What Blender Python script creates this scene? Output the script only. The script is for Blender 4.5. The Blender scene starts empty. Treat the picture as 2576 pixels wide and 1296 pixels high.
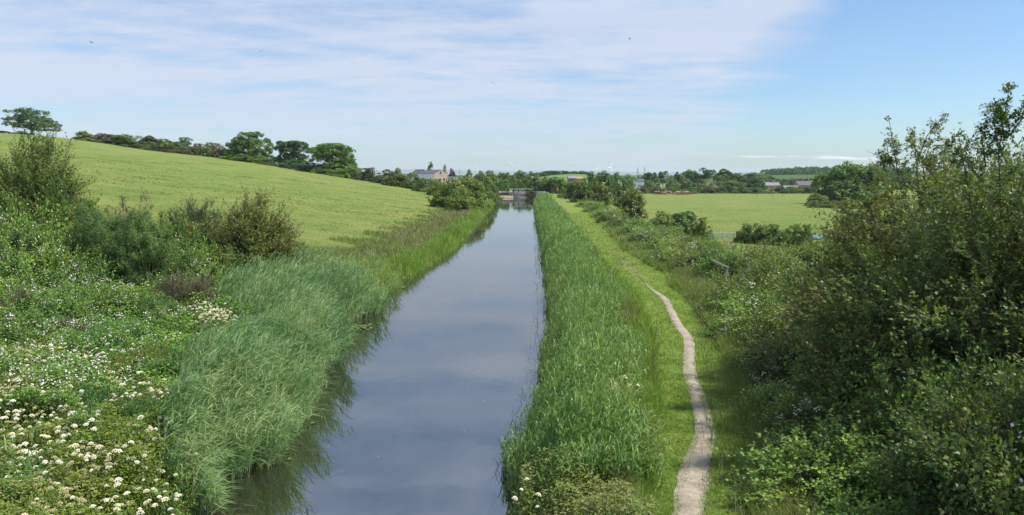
import bpy, bmesh, math, random
import numpy as np
from mathutils import Vector, Matrix

R = math.radians
HAZE = 0.000085
sc = bpy.context.scene
COL = sc.collection

# ------------------------------------------------------------------ camera
CAM = np.array([0.0, 0.0, 5.8])
PITCH = R(6.4)
FP = 1860.0                      # focal length in pixels of a 2576 wide picture
cam_d = bpy.data.cameras.new('camera')
cam = bpy.data.objects.new('camera', cam_d)
COL.objects.link(cam)
cam.location = CAM
cam.rotation_euler = (R(90) - PITCH, 0, 0)
cam_d.sensor_width = 36.0
cam_d.lens = 36.0 * FP / 2576.0
cam_d.clip_start = 0.1
cam_d.clip_end = 60000
sc.camera = cam

# ------------------------------------------------------------------ world and sun
SUN_EL, SUN_AZ = R(54), R(99)      # azimuth measured clockwise from +Y (view direction)
world = bpy.data.worlds.new('World')
sc.world = world
world.use_nodes = True
nt = world.node_tree
nt.nodes.clear()


def wn(t, **k):
    n = nt.nodes.new(t)
    for a, b in k.items():
        setattr(n, a, b)
    return n


def wm(op, a, b=None, c=None, clamp=False):
    n = nt.nodes.new('ShaderNodeMath')
    n.operation = op
    n.use_clamp = clamp
    for i, v in enumerate((a, b, c)):
        if v is None:
            continue
        if isinstance(v, (int, float)):
            n.inputs[i].default_value = v
        else:
            nt.links.new(v, n.inputs[i])
    return n.outputs[0]


sky = wn('ShaderNodeTexSky', sky_type='NISHITA')
sky.sun_disc = False
sky.sun_elevation = SUN_EL
sky.sun_rotation = SUN_AZ
sky.air_density = 1.0
sky.dust_density = 0.6
sky.ozone_density = 1.6
tc = wn('ShaderNodeTexCoord')
sx = wn('ShaderNodeSeparateXYZ')
nt.links.new(tc.outputs['Generated'], sx.inputs[0])
X, Y, Z = sx.outputs
zz = wm('MAXIMUM', wm('ADD', Z, 0.07), 0.02)
u = wm('DIVIDE', X, zz)
v = wm('DIVIDE', Y, zz)
cb = wn('ShaderNodeCombineXYZ')
nt.links.new(u, cb.inputs[0])
nt.links.new(v, cb.inputs[1])


def wnoise(scale, detail, rough, sxy, off=0.0, dist=0.0):
    mp = wn('ShaderNodeMapping')
    mp.inputs['Scale'].default_value = (sxy[0], sxy[1], 1)
    mp.inputs['Location'].default_value = (off, off * 0.7, off)
    mp.inputs['Rotation'].default_value = (0, 0, R(12))
    nt.links.new(cb.outputs[0], mp.inputs[0])
    n = wn('ShaderNodeTexNoise')
    n.inputs['Scale'].default_value = scale
    n.inputs['Detail'].default_value = detail
    n.inputs['Roughness'].default_value = rough
    n.inputs['Distortion'].default_value = dist
    nt.links.new(mp.outputs[0], n.inputs['Vector'])
    return n.outputs['Fac']


def wramp(val, stops):
    r = wn('ShaderNodeValToRGB')
    e = r.color_ramp.elements
    e[0].position, e[0].color = stops[0][0], (stops[0][1],) * 3 + (1,)
    e[1].position, e[1].color = stops[-1][0], (stops[-1][1],) * 3 + (1,)
    for p, c in stops[1:-1]:
        q = e.new(p)
        q.color = (c, c, c, 1)
    nt.links.new(val, r.inputs[0])
    return r.outputs[0]


n1 = wnoise(0.55, 8, 0.66, (0.7, 0.9), 3.1, 0.25)
n5 = wnoise(3.4, 5, 0.6, (0.6, 0.8), 14.0, 0.2)
n2 = wnoise(1.7, 6, 0.6, (0.35, 1.2), 9.4, 0.3)
n3 = wnoise(0.8, 5, 0.5, (0.8, 0.8), 21.0)
# edge of the cloud sheet: a slanted plane of directions, ragged by noise
edge = wm('ADD', wm('SUBTRACT', wm('MULTIPLY', Z, 0.72), X), wm('MULTIPLY', Y, 0.235))
edge = wm('ADD', edge, wm('MULTIPLY', wm('ADD', wm('MULTIPLY', wm('SUBTRACT', n3, 0.5), 1.0), wm('MULTIPLY', wm('SUBTRACT', n2, 0.5), .6)), 0.17))
em = wramp(wm('ADD', wm('MULTIPLY', edge, 4.0), 0.5), [(0.34, 0.10), (0.66, 1.0)])
dens = wramp(wm('ADD', wm('ADD', wm('MULTIPLY', n1, 0.5), wm('MULTIPLY', n2, 0.28)), wm('MULTIPLY', n5, 0.22)), [(0.38, 0.05), (0.46, 0.55), (0.53, 1.0)])
wisp = wramp(n2, [(0.60, 0.0), (0.80, 0.6)])
cov = wm('MULTIPLY', dens, em)
cov = wm('MAXIMUM', cov, wm('MULTIPLY', wisp, 0.4))
lowf = wramp(Z, [(0.0, 0.35), (0.05, 0.78), (0.13, 1.0), (0.24, 0.85), (0.34, 0.6), (0.8, 0.6)])
cov = wm('MULTIPLY', cov, lowf)
# small bright fair-weather cloudlets low in the sky at the right
n4 = wnoise(2.6, 4, 0.5, (0.22, 0.35), 40.0)
zb = wm('MULTIPLY', wramp(Z, [(0.016, 0.0), (0.021, 1.0)]), wramp(Z, [(0.024, 1.0), (0.030, 0.0)]))
cl2 = wm('MULTIPLY', wramp(n4, [(0.60, 0.0), (0.68, 0.7)]), zb)
cl2 = wm('MULTIPLY', cl2, wramp(X, [(0.25, 0.0), (0.3, 1.0)]))

mix = wn('ShaderNodeMix', data_type='RGBA')
nt.links.new(wm('MULTIPLY', cov, 0.86), mix.inputs[0])
skyb = wn('ShaderNodeMix', data_type='RGBA', blend_type='MULTIPLY')
skyb.inputs[0].default_value = 1.0
nt.links.new(sky.outputs[0], skyb.inputs[6])
skyb.inputs[7].default_value = (.68, .84, 1.0, 1)
nt.links.new(skyb.outputs[2], mix.inputs[6])
# cloud brightness grows towards the sunlit upper part of the sheet
cc = wn('ShaderNodeMix', data_type='RGBA', blend_type='MULTIPLY')
cc.inputs[0].default_value = 1.0
cc.inputs[6].default_value = (4.5, 4.85, 5.75, 1)
cg = wn('ShaderNodeCombineColor')
gain = wm('MULTIPLY_ADD', wramp(Z, [(0.20, 0.0), (0.42, 1.0)]), 0.7, 1.0)
for i_ in range(3):
    nt.links.new(gain, cg.inputs[i_])
nt.links.new(cg.outputs[0], cc.inputs[7])
nt.links.new(cc.outputs[2], mix.inputs[7])
mix2 = wn('ShaderNodeMix', data_type='RGBA')
nt.links.new(cl2, mix2.inputs[0])
nt.links.new(mix.outputs[2], mix2.inputs[6])
mix2.inputs[7].default_value = (9.0, 9.4, 10.0, 1)
bg = wn('ShaderNodeBackground')
bg.inputs['Strength'].default_value = 0.070
nt.links.new(mix2.outputs[2], bg.inputs['Color'])
wo = wn('ShaderNodeOutputWorld')
nt.links.new(bg.outputs[0], wo.inputs['Surface'])

sd = bpy.data.lights.new('sun', 'SUN')
sd.energy = 3.2
sd.angle = R(2.5)
sd.color = (1.0, 0.94, 0.84)
sun = bpy.data.objects.new('sun', sd)
COL.objects.link(sun)
sdir = Vector((math.sin(SUN_AZ) * math.cos(SUN_EL), math.cos(SUN_AZ) * math.cos(SUN_EL), math.sin(SUN_EL)))
sun.rotation_euler = sdir.to_track_quat('Z', 'Y').to_euler()
sun.location = (60, -40, 80)

sc.view_settings.view_transform = 'Standard'
sc.view_settings.look = 'None'
sc.view_settings.exposure = 1.15
sc.view_settings.gamma = 1.0
sc.render.engine = 'CYCLES'
sc.cycles.max_bounces = 6
sc.cycles.diffuse_bounces = 3
sc.cycles.glossy_bounces = 3
sc.cycles.transmission_bounces = 3
sc.cycles.volume_bounces = 0
sc.cycles.transparent_max_bounces = 6
sc.cycles.use_denoising = True


# ------------------------------------------------------------------ picking helpers
def ray(px, py):
    a = math.atan2(648.0 - py, FP)
    dx = (px - 1288.0) / FP
    dz = (648.0 - py) / FP
    # rotate by -pitch about X
    y = math.cos(PITCH) + dz * math.sin(PITCH)
    z = -math.sin(PITCH) + dz * math.cos(PITCH)
    return np.array([dx, y, z])


def at(px, py, dist):
    d = ray(px, py)
    return CAM + d * (dist / d[1])


def on(px, py, z=0.0):
    d = ray(px, py)
    return CAM + d * ((z - CAM[2]) / d[2])


# ------------------------------------------------------------------ numpy noise
def vnoise(x, y, seed=0):
    x = np.asarray(x, float); y = np.asarray(y, float)
    xi = np.floor(x).astype(np.int64); yi = np.floor(y).astype(np.int64)
    xf = x - xi; yf = y - yi
    xf = xf * xf * (3 - 2 * xf); yf = yf * yf * (3 - 2 * yf)

    def h(a, b):
        n = (a * 374761393 + b * 668265263 + seed * 1442695041) & 0x7fffffff
        n = ((n ^ (n >> 13)) * 1274126177) & 0x7fffffff
        n = n ^ (n >> 16)
        return (n & 0xffff) / 65535.0
    a = h(xi, yi); b = h(xi + 1, yi); c = h(xi, yi + 1); d = h(xi + 1, yi + 1)
    return (a * (1 - xf) + b * xf) * (1 - yf) + (c * (1 - xf) + d * xf) * yf


def fbm(x, y, seed=0, o=3):
    s = 0; a = 0.5; t = 0
    for i in range(o):
        s = s + a * vnoise(x * 2 ** i, y * 2 ** i, seed + i * 17)
        t += a; a *= 0.5
    return s / t


def sstep(a, b, x):
    t = np.clip((np.asarray(x, float) - a) / (b - a), 0, 1)
    return t * t * (3 - 2 * t)


# ------------------------------------------------------------------ the lie of the land
LY = [-30, 0, 12, 16, 19, 23, 27, 30, 36, 43, 57, 90, 120, 150, 170, 186, 230]
LX = [-5.2, -5.2, -5.3, -5.5, -5.6, -6.1, -6.9, -6.0, -6.2, -5.5, -4.4, -3.9, -3.6, -3.4, -3.5, -3.3, -3.3]
RY = [-30, 0, 12, 16, 20, 30, 41, 67, 100, 135, 160, 186, 230]
RX = [-0.1, -0.1, 0.15, 0.5, 0.9, 1.6, 1.95, 2.6, 3.2, 4.0, 4.9, 5.5, 5.5]
PY = [0, 10.8, 12.3, 14.3, 15.7, 18.6, 23.3, 27.3, 31.4, 34.4, 45, 57, 87, 120, 160, 188]
PX = [1.6, 2.7, 3.2, 3.85, 4.1, 4.66, 5.6, 6.05, 6.45, 6.4, 6.3, 6.5, 7.3, 8.4, 10.2, 11.0]
PW = [.50, .50, .58, .42, .38, .36, .33, .30, .26, .2, .2, .25, .25, .25, .25, .25]
HY = [0, 10, 12.3, 17, 20.7, 30, 38.5, 48, 74, 138, 190]     # foot of the hedge right of the towpath
HX = [3.6, 3.9, 4.5, 5.7, 6.7, 8.3, 9.6, 9.3, 11.0, 14.0, 16]
Lf = lambda y: np.interp(y, LY, LX)
Rf = lambda y: np.interp(y, RY, RX)
Pf = lambda y: np.interp(y, PY, PX)
Hf = lambda y: np.interp(y, HY, HX)
RIDX = [-600, -168, -146, -137, -115, -87, -56, -33, -16, 0]
RIDY = [180, 212, 226, 236, 241, 236, 216, 191, 161, 140]


def ground(x, y):
    x = np.asarray(x, float); y = np.asarray(y, float)
    yy = np.clip(y, -30, 230)
    sl = Lf(yy) - x
    sr = x - Rf(yy)
    # left bank and hill pasture
    zp = -0.125 * x - 0.6
    a = 0.5
    zp = np.where(zp > a, zp, a - 0.25 * (a - zp)) if True else zp
    zp = 0.5 * (zp + 0.45 + np.sqrt((zp - 0.45) ** 2 + 0.05))
    zp = np.minimum(zp, 17.2 + 0.35 * np.log1p(np.maximum(zp - 17.2, 0)))
    und = (fbm(x / 28, y / 28, 5) - 0.5) * 1.3 * sstep(8, 50, sl) + (fbm(x / 5, y / 5, 8) - 0.5) * 0.22 * sstep(3, 12, sl)
    zl = zp + und
    over = np.maximum(y - np.interp(x, RIDX, RIDY) - 4, 0)
    zl = np.maximum(zl - 0.0035 * over ** 2 - 0.03 * over, -3.0)
    zl = -0.5 + (zl + 0.5) * sstep(-0.4, 1.1, sl)
    # right bank: towpath bench, then down to the flat field
    w = np.interp(yy, [0, 36, 46, 58, 90, 190, 230], [22, 18, 13, 8.5, 9, 12, 10])
    zr = 0.6 - 3.1 * sstep(0, 9, sr - w)
    zr = zr + (fbm(x / 9, y / 9, 31) - 0.5) * 0.35 * sstep(6, 14, sr)
    zr = -0.5 + (zr + 0.5) * sstep(-0.4, 0.8, sr)
    # past the locks everything sinks to the plain
    t = sstep(205, 250, y)
    zr = zr * (1 - t) + (-2.6) * t
    far = -2.8 + 0 * x
    far = far + 9.0 * np.exp(-((x - 48) / 48) ** 2 - ((y - 590) / 95) ** 2)
    far = far + 8.6 * sstep(480, 850, y) * np.exp(-((y - 900) / 420) ** 2) * sstep(150, 330, x) * (1 - sstep(700, 1500, x))
    far = far + (fbm(x / 400, y / 400, 77) - 0.5) * 6 * sstep(900, 2500, y)
    zr = np.where(y > 330, far * sstep(330, 400, y) + zr * (1 - sstep(330, 400, y)), zr)
    bed = np.where(y < 187, -0.8, -0.9)
    bed = bed * (1 - sstep(215, 230, y)) + (-2.2) * sstep(215, 230, y)
    z = np.where(sl > 0, zl, np.where(sr > 0, zr, bed))
    return z


def gz(x, y):
    return float(ground(np.array([x]), np.array([y]))[0])


# ------------------------------------------------------------------ object helpers
def tag(o, label=None, cat=None, group=None, kind=None):
    if label: o['label'] = label
    if cat: o['category'] = cat
    if group: o['group'] = group
    if kind: o['kind'] = kind
    return o


def empty(name, loc, rz=0.0, scale=None):
    o = bpy.data.objects.new(name, None)
    COL.objects.link(o)
    o.location = tuple(float(c) for c in loc)
    o.rotation_euler = (0, 0, rz)
    o.empty_display_size = 0.3
    if scale is not None: o.scale = scale
    return o


def link(name, me, parent=None, mat=None):
    o = bpy.data.objects.new(name, me)
    COL.objects.link(o)
    if parent is not None: o.parent = parent
    if mat is not None:
        if len(me.materials) == 0:
            me.materials.append(mat)
        elif me.materials[0] != mat:
            o.material_slots[0].link = 'OBJECT'
            o.material_slots[0].material = mat
    return o


def copy_tree(o, parent=None):
    c = o.copy()
    COL.objects.link(c)
    c.parent = parent
    for ch in list(o.children):
        copy_tree(ch, c)
    return c


def np_mesh(name, V, F, att=None, mat=None, smooth=False):
    """V (n,3); F (m,k) or list of such arrays"""
    if not isinstance(F, list): F = [F]
    me = bpy.data.meshes.new(name)
    me.vertices.add(len(V))
    me.vertices.foreach_set('co', np.ascontiguousarray(V, dtype=np.float32).ravel())
    nl = sum(f.size for f in F); nf = sum(len(f) for f in F)
    me.loops.add(nl)
    me.loops.foreach_set('vertex_index', np.concatenate([f.ravel() for f in F]).astype(np.int32))
    me.polygons.add(nf)
    tot = np.concatenate([np.full(len(f), f.shape[1], dtype=np.int32) for f in F])
    st = np.concatenate([[0], np.cumsum(tot)[:-1]]).astype(np.int32)
    me.polygons.foreach_set('loop_start', st)
    me.polygons.foreach_set('loop_total', tot)
    if smooth:
        me.polygons.foreach_set('use_smooth', np.ones(nf, dtype=bool))
    if att is not None:
        for k, a in att.items():
            dom = 'FACE' if len(a) == nf else 'POINT'
            at_ = me.attributes.new(k, 'FLOAT', dom)
            at_.data.foreach_set('value', np.ascontiguousarray(a, dtype=np.float32))
    me.update(calc_edges=True)
    if mat: me.materials.append(mat)
    return me


def nrm(a):
    return a / np.maximum(np.linalg.norm(a, axis=-1, keepdims=True), 1e-9)


def rsph(rng, n):
    return nrm(rng.normal(size=(n, 3)))


class Soup:
    """collects vertices and faces of one mesh"""
    def __init__(s):
        s.V = []; s.F = {}; s.A = {}; s.n = 0

    def add(s, V, F, a):
        k = F.shape[1]
        s.V.append(V); s.F.setdefault(k, []).append(F + s.n); s.A.setdefault(k, []).append(a)
        s.n += len(V)

    def mesh(s, name, mat=None, smooth=False):
        ks = sorted(s.F)
        F = [np.concatenate(s.F[k]) for k in ks]
        a = np.concatenate([np.concatenate(s.A[k]) for k in ks])
        return np_mesh(name, np.concatenate(s.V), F, {'v': a}, mat, smooth)


def leaves(soup, rng, P, D, N, L, W, lobed=False, val=None):
    """one leaf per row: base P, direction D, normal hint N, length L, width W"""
    n = len(P)
    L = np.broadcast_to(L, (n,))[:, None]; W = np.broadcast_to(W, (n,))[:, None]
    D = nrm(D)
    S = nrm(np.cross(D, N + 1e-4)); U = np.cross(S, D)
    if lobed:
        pts = [(0, 0, 0), (.38, .42, .10), (.62, .16, .04), (.95, .3, .0), (1.0, 0, -.05), (.95, -.3, .0), (.62, -.16, .04), (.38, -.42, .10)]
        pts = [(0, 0, 0), (.42, .5, .10), (.60, .2, .04), (1.0, .12, -.05), (1.0, -.12, -.05), (.60, -.2, .04), (.42, -.5, .10)]
    else:
        pts = [(0, 0, 0), (.5, .5, .08), (1, 0, -.06), (.5, -.5, .08)]
    k = len(pts)
    V = np.stack([P + D * L * a + S * W * b + U * L * c for a, b, c in pts], 1).reshape(-1, 3)
    F = np.arange(n * k).reshape(n, k)
    soup.add(V, F, rng.random(n) if val is None else val)


def blades(soup, rng, P, lean, H, W, droop, seg=3, val=None):
    """curved grass blades: base P, lean (n,2) horizontal offset of the tip, H height, W width"""
    n = len(P)
    H = np.broadcast_to(H, (n,)); W = np.broadcast_to(W, (n,)); droop = np.broadcast_to(droop, (n,))
    L3 = np.concatenate([lean, np.zeros((n, 1))], 1)
    ang = rng.random(n) * math.pi * 2
    S = np.stack([np.cos(ang), np.sin(ang), np.zeros(n)], 1)
    rows = []
    for i in range(seg + 1):
        t = i / seg
        C = P + L3 * (t ** 1.6) * 1.0
        C = C + np.array([0, 0, 1.0]) * (H * (t - droop * t ** 2.6))[:, None]
        w = W * (1 - t) ** 0.7 * (0.7 if i == 0 else 1) + 0.0008
        rows += [C - S * w[:, None] * 0.5, C + S * w[:, None] * 0.5]
    V = np.stack(rows, 1)
    k = 2 * (seg + 1)
    V = V.reshape(-1, 3)
    base = (np.arange(n) * k)[:, None]
    fs = []
    for i in range(seg):
        fs.append(base + np.array([[2 * i, 2 * i + 1, 2 * i + 3, 2 * i + 2]]))
    F = np.stack(fs, 1).reshape(-1, 4)
    a = rng.random(n) if val is None else val
    soup.add(V, F, np.repeat(a, seg))


def tubes(soup, rng, A, B, ra, rb, sides=4, mid=None):
    """straight or one-bend tapered tubes from A to B, vectorised"""
    n = len(A)
    ra = np.broadcast_to(ra, (n,)); rb = np.broadcast_to(rb, (n,))
    D = nrm(B - A)
    h = np.where(np.abs(D[:, 2:3]) > .9, np.array([[1., 0, 0]]), np.array([[0, 0, 1.]]))
    S = nrm(np.cross(D, h)); T = np.cross(S, D)
    st = [(A, ra), (B, rb)] if mid is None else [(A, ra), (mid, (ra + rb) / 2), (B, rb)]
    rows = []
    for C, r in st:
        for j in range(sides):
            q = 2 * math.pi * j / sides
            rows.append(C + (S * math.cos(q) + T * math.sin(q)) * r[:, None])
    V = np.stack(rows, 1).reshape(-1, 3)
    k = sides * len(st)
    base = (np.arange(n) * k)[:, None]
    fs = []
    for s in range(len(st) - 1):
        for j in range(sides):
            j2 = (j + 1) % sides
            fs.append(base + np.array([[s * sides + j, s * sides + j2, (s + 1) * sides + j2, (s + 1) * sides + j]]))
    F = np.stack(fs, 1).reshape(-1, 4)
    soup.add(V, F, np.repeat(rng.random(n), len(fs)))


# ------------------------------------------------------------------ materials
MATS = {}


def new_mat(name):
    m = bpy.data.materials.new(name)
    m.use_nodes = True
    m.node_tree.nodes.clear()
    return m


def nd(m, t, **k):
    n = m.node_tree.nodes.new(t)
    for a, b in k.items():
        setattr(n, a, b)
    return n


def ln(m, a, b):
    m.node_tree.links.new(a, b)


def ramp(m, src, stops, interp='LINEAR'):
    r = nd(m, 'ShaderNodeValToRGB')
    r.color_ramp.interpolation = interp
    e = r.color_ramp.elements
    e[0].position, e[0].color = stops[0][0], tuple(stops[0][1]) + (1,)
    e[1].position, e[1].color = stops[-1][0], tuple(stops[-1][1]) + (1,)
    for p, c in stops[1:-1]:
        q = e.new(p); q.color = tuple(c) + (1,)
    if src is not None: ln(m, src, r.inputs[0])
    return r.outputs[0]


def leaf_mat(name, cols, rough=0.5, trans=0.35, nscale=0.6, spec=0.35, obvar=0.25):
    """cols: list of leaf colours that mix leaf by leaf (attribute v) and clump by clump (noise)"""
    m = new_mat(name)
    at_ = nd(m, 'ShaderNodeAttribute', attribute_name='v')
    tcn = nd(m, 'ShaderNodeTexCoord')
    no = nd(m, 'ShaderNodeTexNoise')
    no.inputs['Scale'].default_value = nscale
    no.inputs['Detail'].default_value = 3
    geo = nd(m, 'ShaderNodeNewGeometry')
    ln(m, geo.outputs['Position'], no.inputs['Vector'])
    oi = nd(m, 'ShaderNodeObjectInfo')
    f = nd(m, 'ShaderNodeMath', operation='MULTIPLY_ADD')
    ln(m, no.outputs['Fac'], f.inputs[0]); f.inputs[1].default_value = 1.3; f.inputs[2].default_value = -0.45
    g = nd(m, 'ShaderNodeMath', operation='MULTIPLY_ADD')
    ln(m, at_.outputs['Fac'], g.inputs[0]); g.inputs[1].default_value = 0.62
    ln(m, f.outputs[0], g.inputs[2])
    h = nd(m, 'ShaderNodeMath', operation='MULTIPLY_ADD')
    ln(m, oi.outputs['Random'], h.inputs[0]); h.inputs[1].default_value = obvar
    ln(m, g.outputs[0], h.inputs[2])
    k = len(cols)
    c = ramp(m, h.outputs[0], [(0.1 + 0.95 * i / (k - 1) if k > 1 else 0, cols[i]) for i in range(k)])
    p = nd(m, 'ShaderNodeBsdfPrincipled')
    ln(m, c, p.inputs['Base Color'])
    p.inputs['Roughness'].default_value = rough
    p.inputs['Specular IOR Level'].default_value = spec
    t = nd(m, 'ShaderNodeBsdfTranslucent')
    mx = nd(m, 'ShaderNodeMix', data_type='RGBA', blend_type='MULTIPLY')
    mx.inputs[0].default_value = 1
    ln(m, c, mx.inputs[6]); mx.inputs[7].default_value = (1.25, 1.2, 0.55, 1)
    ln(m, mx.outputs[2], t.inputs['Color'])
    ms = nd(m, 'ShaderNodeMixShader')
    ms.inputs[0].default_value = trans
    ln(m, p.outputs[0], ms.inputs[1]); ln(m, t.outputs[0], ms.inputs[2])
    o = nd(m, 'ShaderNodeOutputMaterial')
    ln(m, ms.outputs[0], o.inputs[0])
    MATS[name] = m
    return m


def hard_mat(name, c1, c2=None, scale=6.0, rough=0.7, metal=0.0, bump=0.2, detail=5, stretch=(1, 1, 1)):
    m = new_mat(name)
    p = nd(m, 'ShaderNodeBsdfPrincipled')
    tcn = nd(m, 'ShaderNodeTexCoord')
    mp = nd(m, 'ShaderNodeMapping'); mp.inputs['Scale'].default_value = stretch
    ln(m, tcn.outputs['Object'], mp.inputs[0])
    no = nd(m, 'ShaderNodeTexNoise')
    no.inputs['Scale'].default_value = scale; no.inputs['Detail'].default_value = detail
    ln(m, mp.outputs[0], no.inputs['Vector'])
    c = ramp(m, no.outputs['Fac'], [(0.3, c1), (0.7, c2 or c1)])
    ln(m, c, p.inputs['Base Color'])
    p.inputs['Roughness'].default_value = rough
    p.inputs['Metallic'].default_value = metal
    if bump:
        b = nd(m, 'ShaderNodeBump'); b.inputs['Strength'].default_value = bump; b.inputs['Distance'].default_value = 0.02
        ln(m, no.outputs['Fac'], b.inputs['Height']); ln(m, b.outputs[0], p.inputs['Normal'])
    o = nd(m, 'ShaderNodeOutputMaterial')
    ln(m, p.outputs[0], o.inputs[0])
    MATS[name] = m
    return m


# ---- foliage palettes
leaf_mat('sycamore', [(0.064, 0.125, 0.026), (0.118, 0.217, 0.041), (0.182, 0.301, 0.056)], nscale=.3)
leaf_mat('darktree', [(0.040, 0.084, 0.034), (0.064, 0.132, 0.043), (0.106, 0.190, 0.059)], nscale=.3)
leaf_mat('midtree', [(0.056, 0.110, 0.034), (0.103, 0.183, 0.048), (0.159, 0.246, 0.076)], nscale=.25)
leaf_mat('palewillow', [(0.098, 0.143, 0.078), (0.169, 0.227, 0.124), (0.247, 0.305, 0.182)], nscale=.3)
leaf_mat('yellowtree', [(.065, .100, .022), (.120, .160, .040), (.165, .195, .060)], nscale=.3)
leaf_mat('hedgeleaf', [(0.050, 0.094, 0.023), (0.097, 0.166, 0.035), (0.175, 0.243, 0.058), (0.243, 0.233, 0.081)], nscale=.5)
leaf_mat('browntree', [(0.060, 0.078, 0.033), (0.102, 0.120, 0.050), (0.156, 0.144, 0.072)], nscale=.5)
leaf_mat('purpletree', [(.040, .030, .040), (.060, .045, .055)], nscale=.5)
leaf_mat('hawthorn', [(0.037, 0.084, 0.022), (0.066, 0.139, 0.029), (0.113, 0.200, 0.037), (0.198, 0.265, 0.055), (0.198, 0.168, 0.055)], nscale=.8)
leaf_mat('hawthorn_red', [(.062, .125, .030), (.105, .175, .036), (.165, .215, .052), (.200, .175, .075)], nscale=1.2)
leaf_mat('gorse', [(0.052, 0.101, 0.025), (0.087, 0.160, 0.036), (0.134, 0.217, 0.052)], nscale=1.2, trans=.2)
leaf_mat('deadgorse', [(0.091, 0.068, 0.047), (0.143, 0.104, 0.068), (0.098, 0.124, 0.052), (0.195, 0.150, 0.098)], nscale=2.0, trans=.15)
leaf_mat('narrowleaf', [(0.058, 0.095, 0.043), (0.100, 0.146, 0.060), (0.155, 0.200, 0.084)], nscale=1.0)
leaf_mat('bramble', [(0.060, 0.128, 0.029), (0.112, 0.221, 0.047), (0.192, 0.329, 0.064), (0.321, 0.426, 0.089)], nscale=.7)
leaf_mat('nettle', [(0.045, 0.139, 0.041), (0.084, 0.214, 0.055), (0.127, 0.278, 0.065)], nscale=.8)
leaf_mat('umbelleaf', [(.060, .118, .024), (.130, .210, .038), (.230, .285, .055), (.170, .200, .050)], nscale=.7)
leaf_mat('reed', [(0.078, 0.171, 0.068), (0.132, 0.258, 0.102), (0.210, 0.344, 0.146), (0.333, 0.411, 0.189)], nscale=.7, trans=.3, spec=.45)
leaf_mat('reed_right', [(0.081, 0.176, 0.055), (0.139, 0.259, 0.071), (0.226, 0.341, 0.103), (0.344, 0.393, 0.142)], nscale=.6, trans=.3, spec=.45)
leaf_mat('deadreed', [(.22, .19, .11), (.34, .29, .18)], trans=.15)
leaf_mat('lushgrass', [(0.062, 0.150, 0.022), (0.116, 0.233, 0.031), (0.176, 0.298, 0.043), (0.257, 0.325, 0.074)], nscale=.5, trans=.35)
leaf_mat('turfgrass', [(0.078, 0.159, 0.024), (0.129, 0.232, 0.031), (0.184, 0.287, 0.042), (0.221, 0.268, 0.077)], nscale=.5, trans=.3)
leaf_mat('seedgrass', [(0.103, 0.127, 0.055), (0.172, 0.171, 0.083), (0.230, 0.193, 0.110), (0.241, 0.165, 0.110)], nscale=.35, trans=.25)
leaf_mat('bankgrass', [(0.065, 0.126, 0.024), (0.124, 0.198, 0.034), (0.176, 0.240, 0.054), (0.215, 0.222, 0.084)], nscale=.25, trans=.3)
leaf_mat('pasture', [(.080, .128, .030), (.140, .176, .042), (.215, .222, .066)], nscale=.1, trans=.3)
leaf_mat('petal', [(.48, .48, .36), (.62, .61, .48), (.76, .75, .64)], trans=.2, rough=.7)
leaf_mat('petal_cream', [(.50, .46, .28), (.66, .62, .42), (.76, .73, .55)], trans=.2, rough=.7)
leaf_mat('petal_pink', [(.55, .45, .44), (.75, .68, .66), (.82, .80, .78)], trans=.2, rough=.7)
leaf_mat('seedhead', [(.20, .21, .07), (.30, .28, .12), (.38, .34, .18)], trans=.15)
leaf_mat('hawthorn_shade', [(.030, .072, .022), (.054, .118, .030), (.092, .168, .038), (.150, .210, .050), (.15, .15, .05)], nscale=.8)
hard_mat('bark', (.10, .082, .06), (.17, .14, .105), 8, .9, bump=.5)
hard_mat('twig', (.085, .060, .045), (.16, .12, .09), 5, .85, bump=0)
hard_mat('oldwood', (.28, .255, .22), (.46, .43, .38), 3, .85, stretch=(1, 6, 6))
hard_mat('brownwood', (.15, .075, .045), (.25, .13, .08), 3, .85, stretch=(6, 6, 1))
hard_mat('whitepaint', (.72, .72, .70), (.80, .80, .78), 8, .5, bump=.05)
hard_mat('blackpaint', (.018, .019, .02), (.035, .036, .038), 8, .55, bump=.1)
hard_mat('stone', (.34, .28, .20), (.52, .44, .33), 3, .9, bump=.6)
hard_mat('dampstone', (.12, .10, .085), (.26, .22, .18), 2, .8, bump=.6)
hard_mat('galv', (.46, .48, .49), (.58, .60, .61), 4, .45, .6, bump=0)
hard_mat('turbine_white', (.80, .81, .82), (.84, .84, .85), 1, .5, bump=0)
hard_mat('render_white', (.70, .71, .73), (.80, .80, .81), .6, .9, bump=0)
hard_mat('brickwall', (.34, .24, .17), (.46, .34, .25), 1.2, .9, bump=.2)
hard_mat('slate', (.065, .060, .070), (.105, .098, .11), .8, .6, bump=.1)
hard_mat('greyroof', (.15, .145, .15), (.22, .21, .215), .8, .8, bump=.1)
hard_mat('rustroof', (.24, .16, .115), (.30, .21, .155), .8, .8, bump=.1)
hard_mat('windowdark', (.03, .035, .045), (.05, .055, .065), 2, .15, bump=0)
hard_mat('cowhide', (.17, .085, .05), (.23, .125, .075), 1.5, .8, bump=0)
hard_mat('cowhide_pale', (.28, .19, .13), (.34, .25, .17), 1.5, .8, bump=0)
hard_mat('orange', (.55, .13, .05), (.62, .17, .07), 3, .5, bump=0)
hard_mat('pylon_steel', (.30, .32, .34), (.36, .38, .40), 2, .6, .3, bump=0)
hard_mat('birdblack', (.03, .03, .035), (.05, .05, .055), 2, .8, bump=0)
hard_mat('lilyleaf', (.09, .14, .03), (.20, .22, .07), 9, .45, bump=0)

# ---- pasture and bank ground
m = new_mat('land'); MATS['land'] = m
geo = nd(m, 'ShaderNodeNewGeometry')


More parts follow.
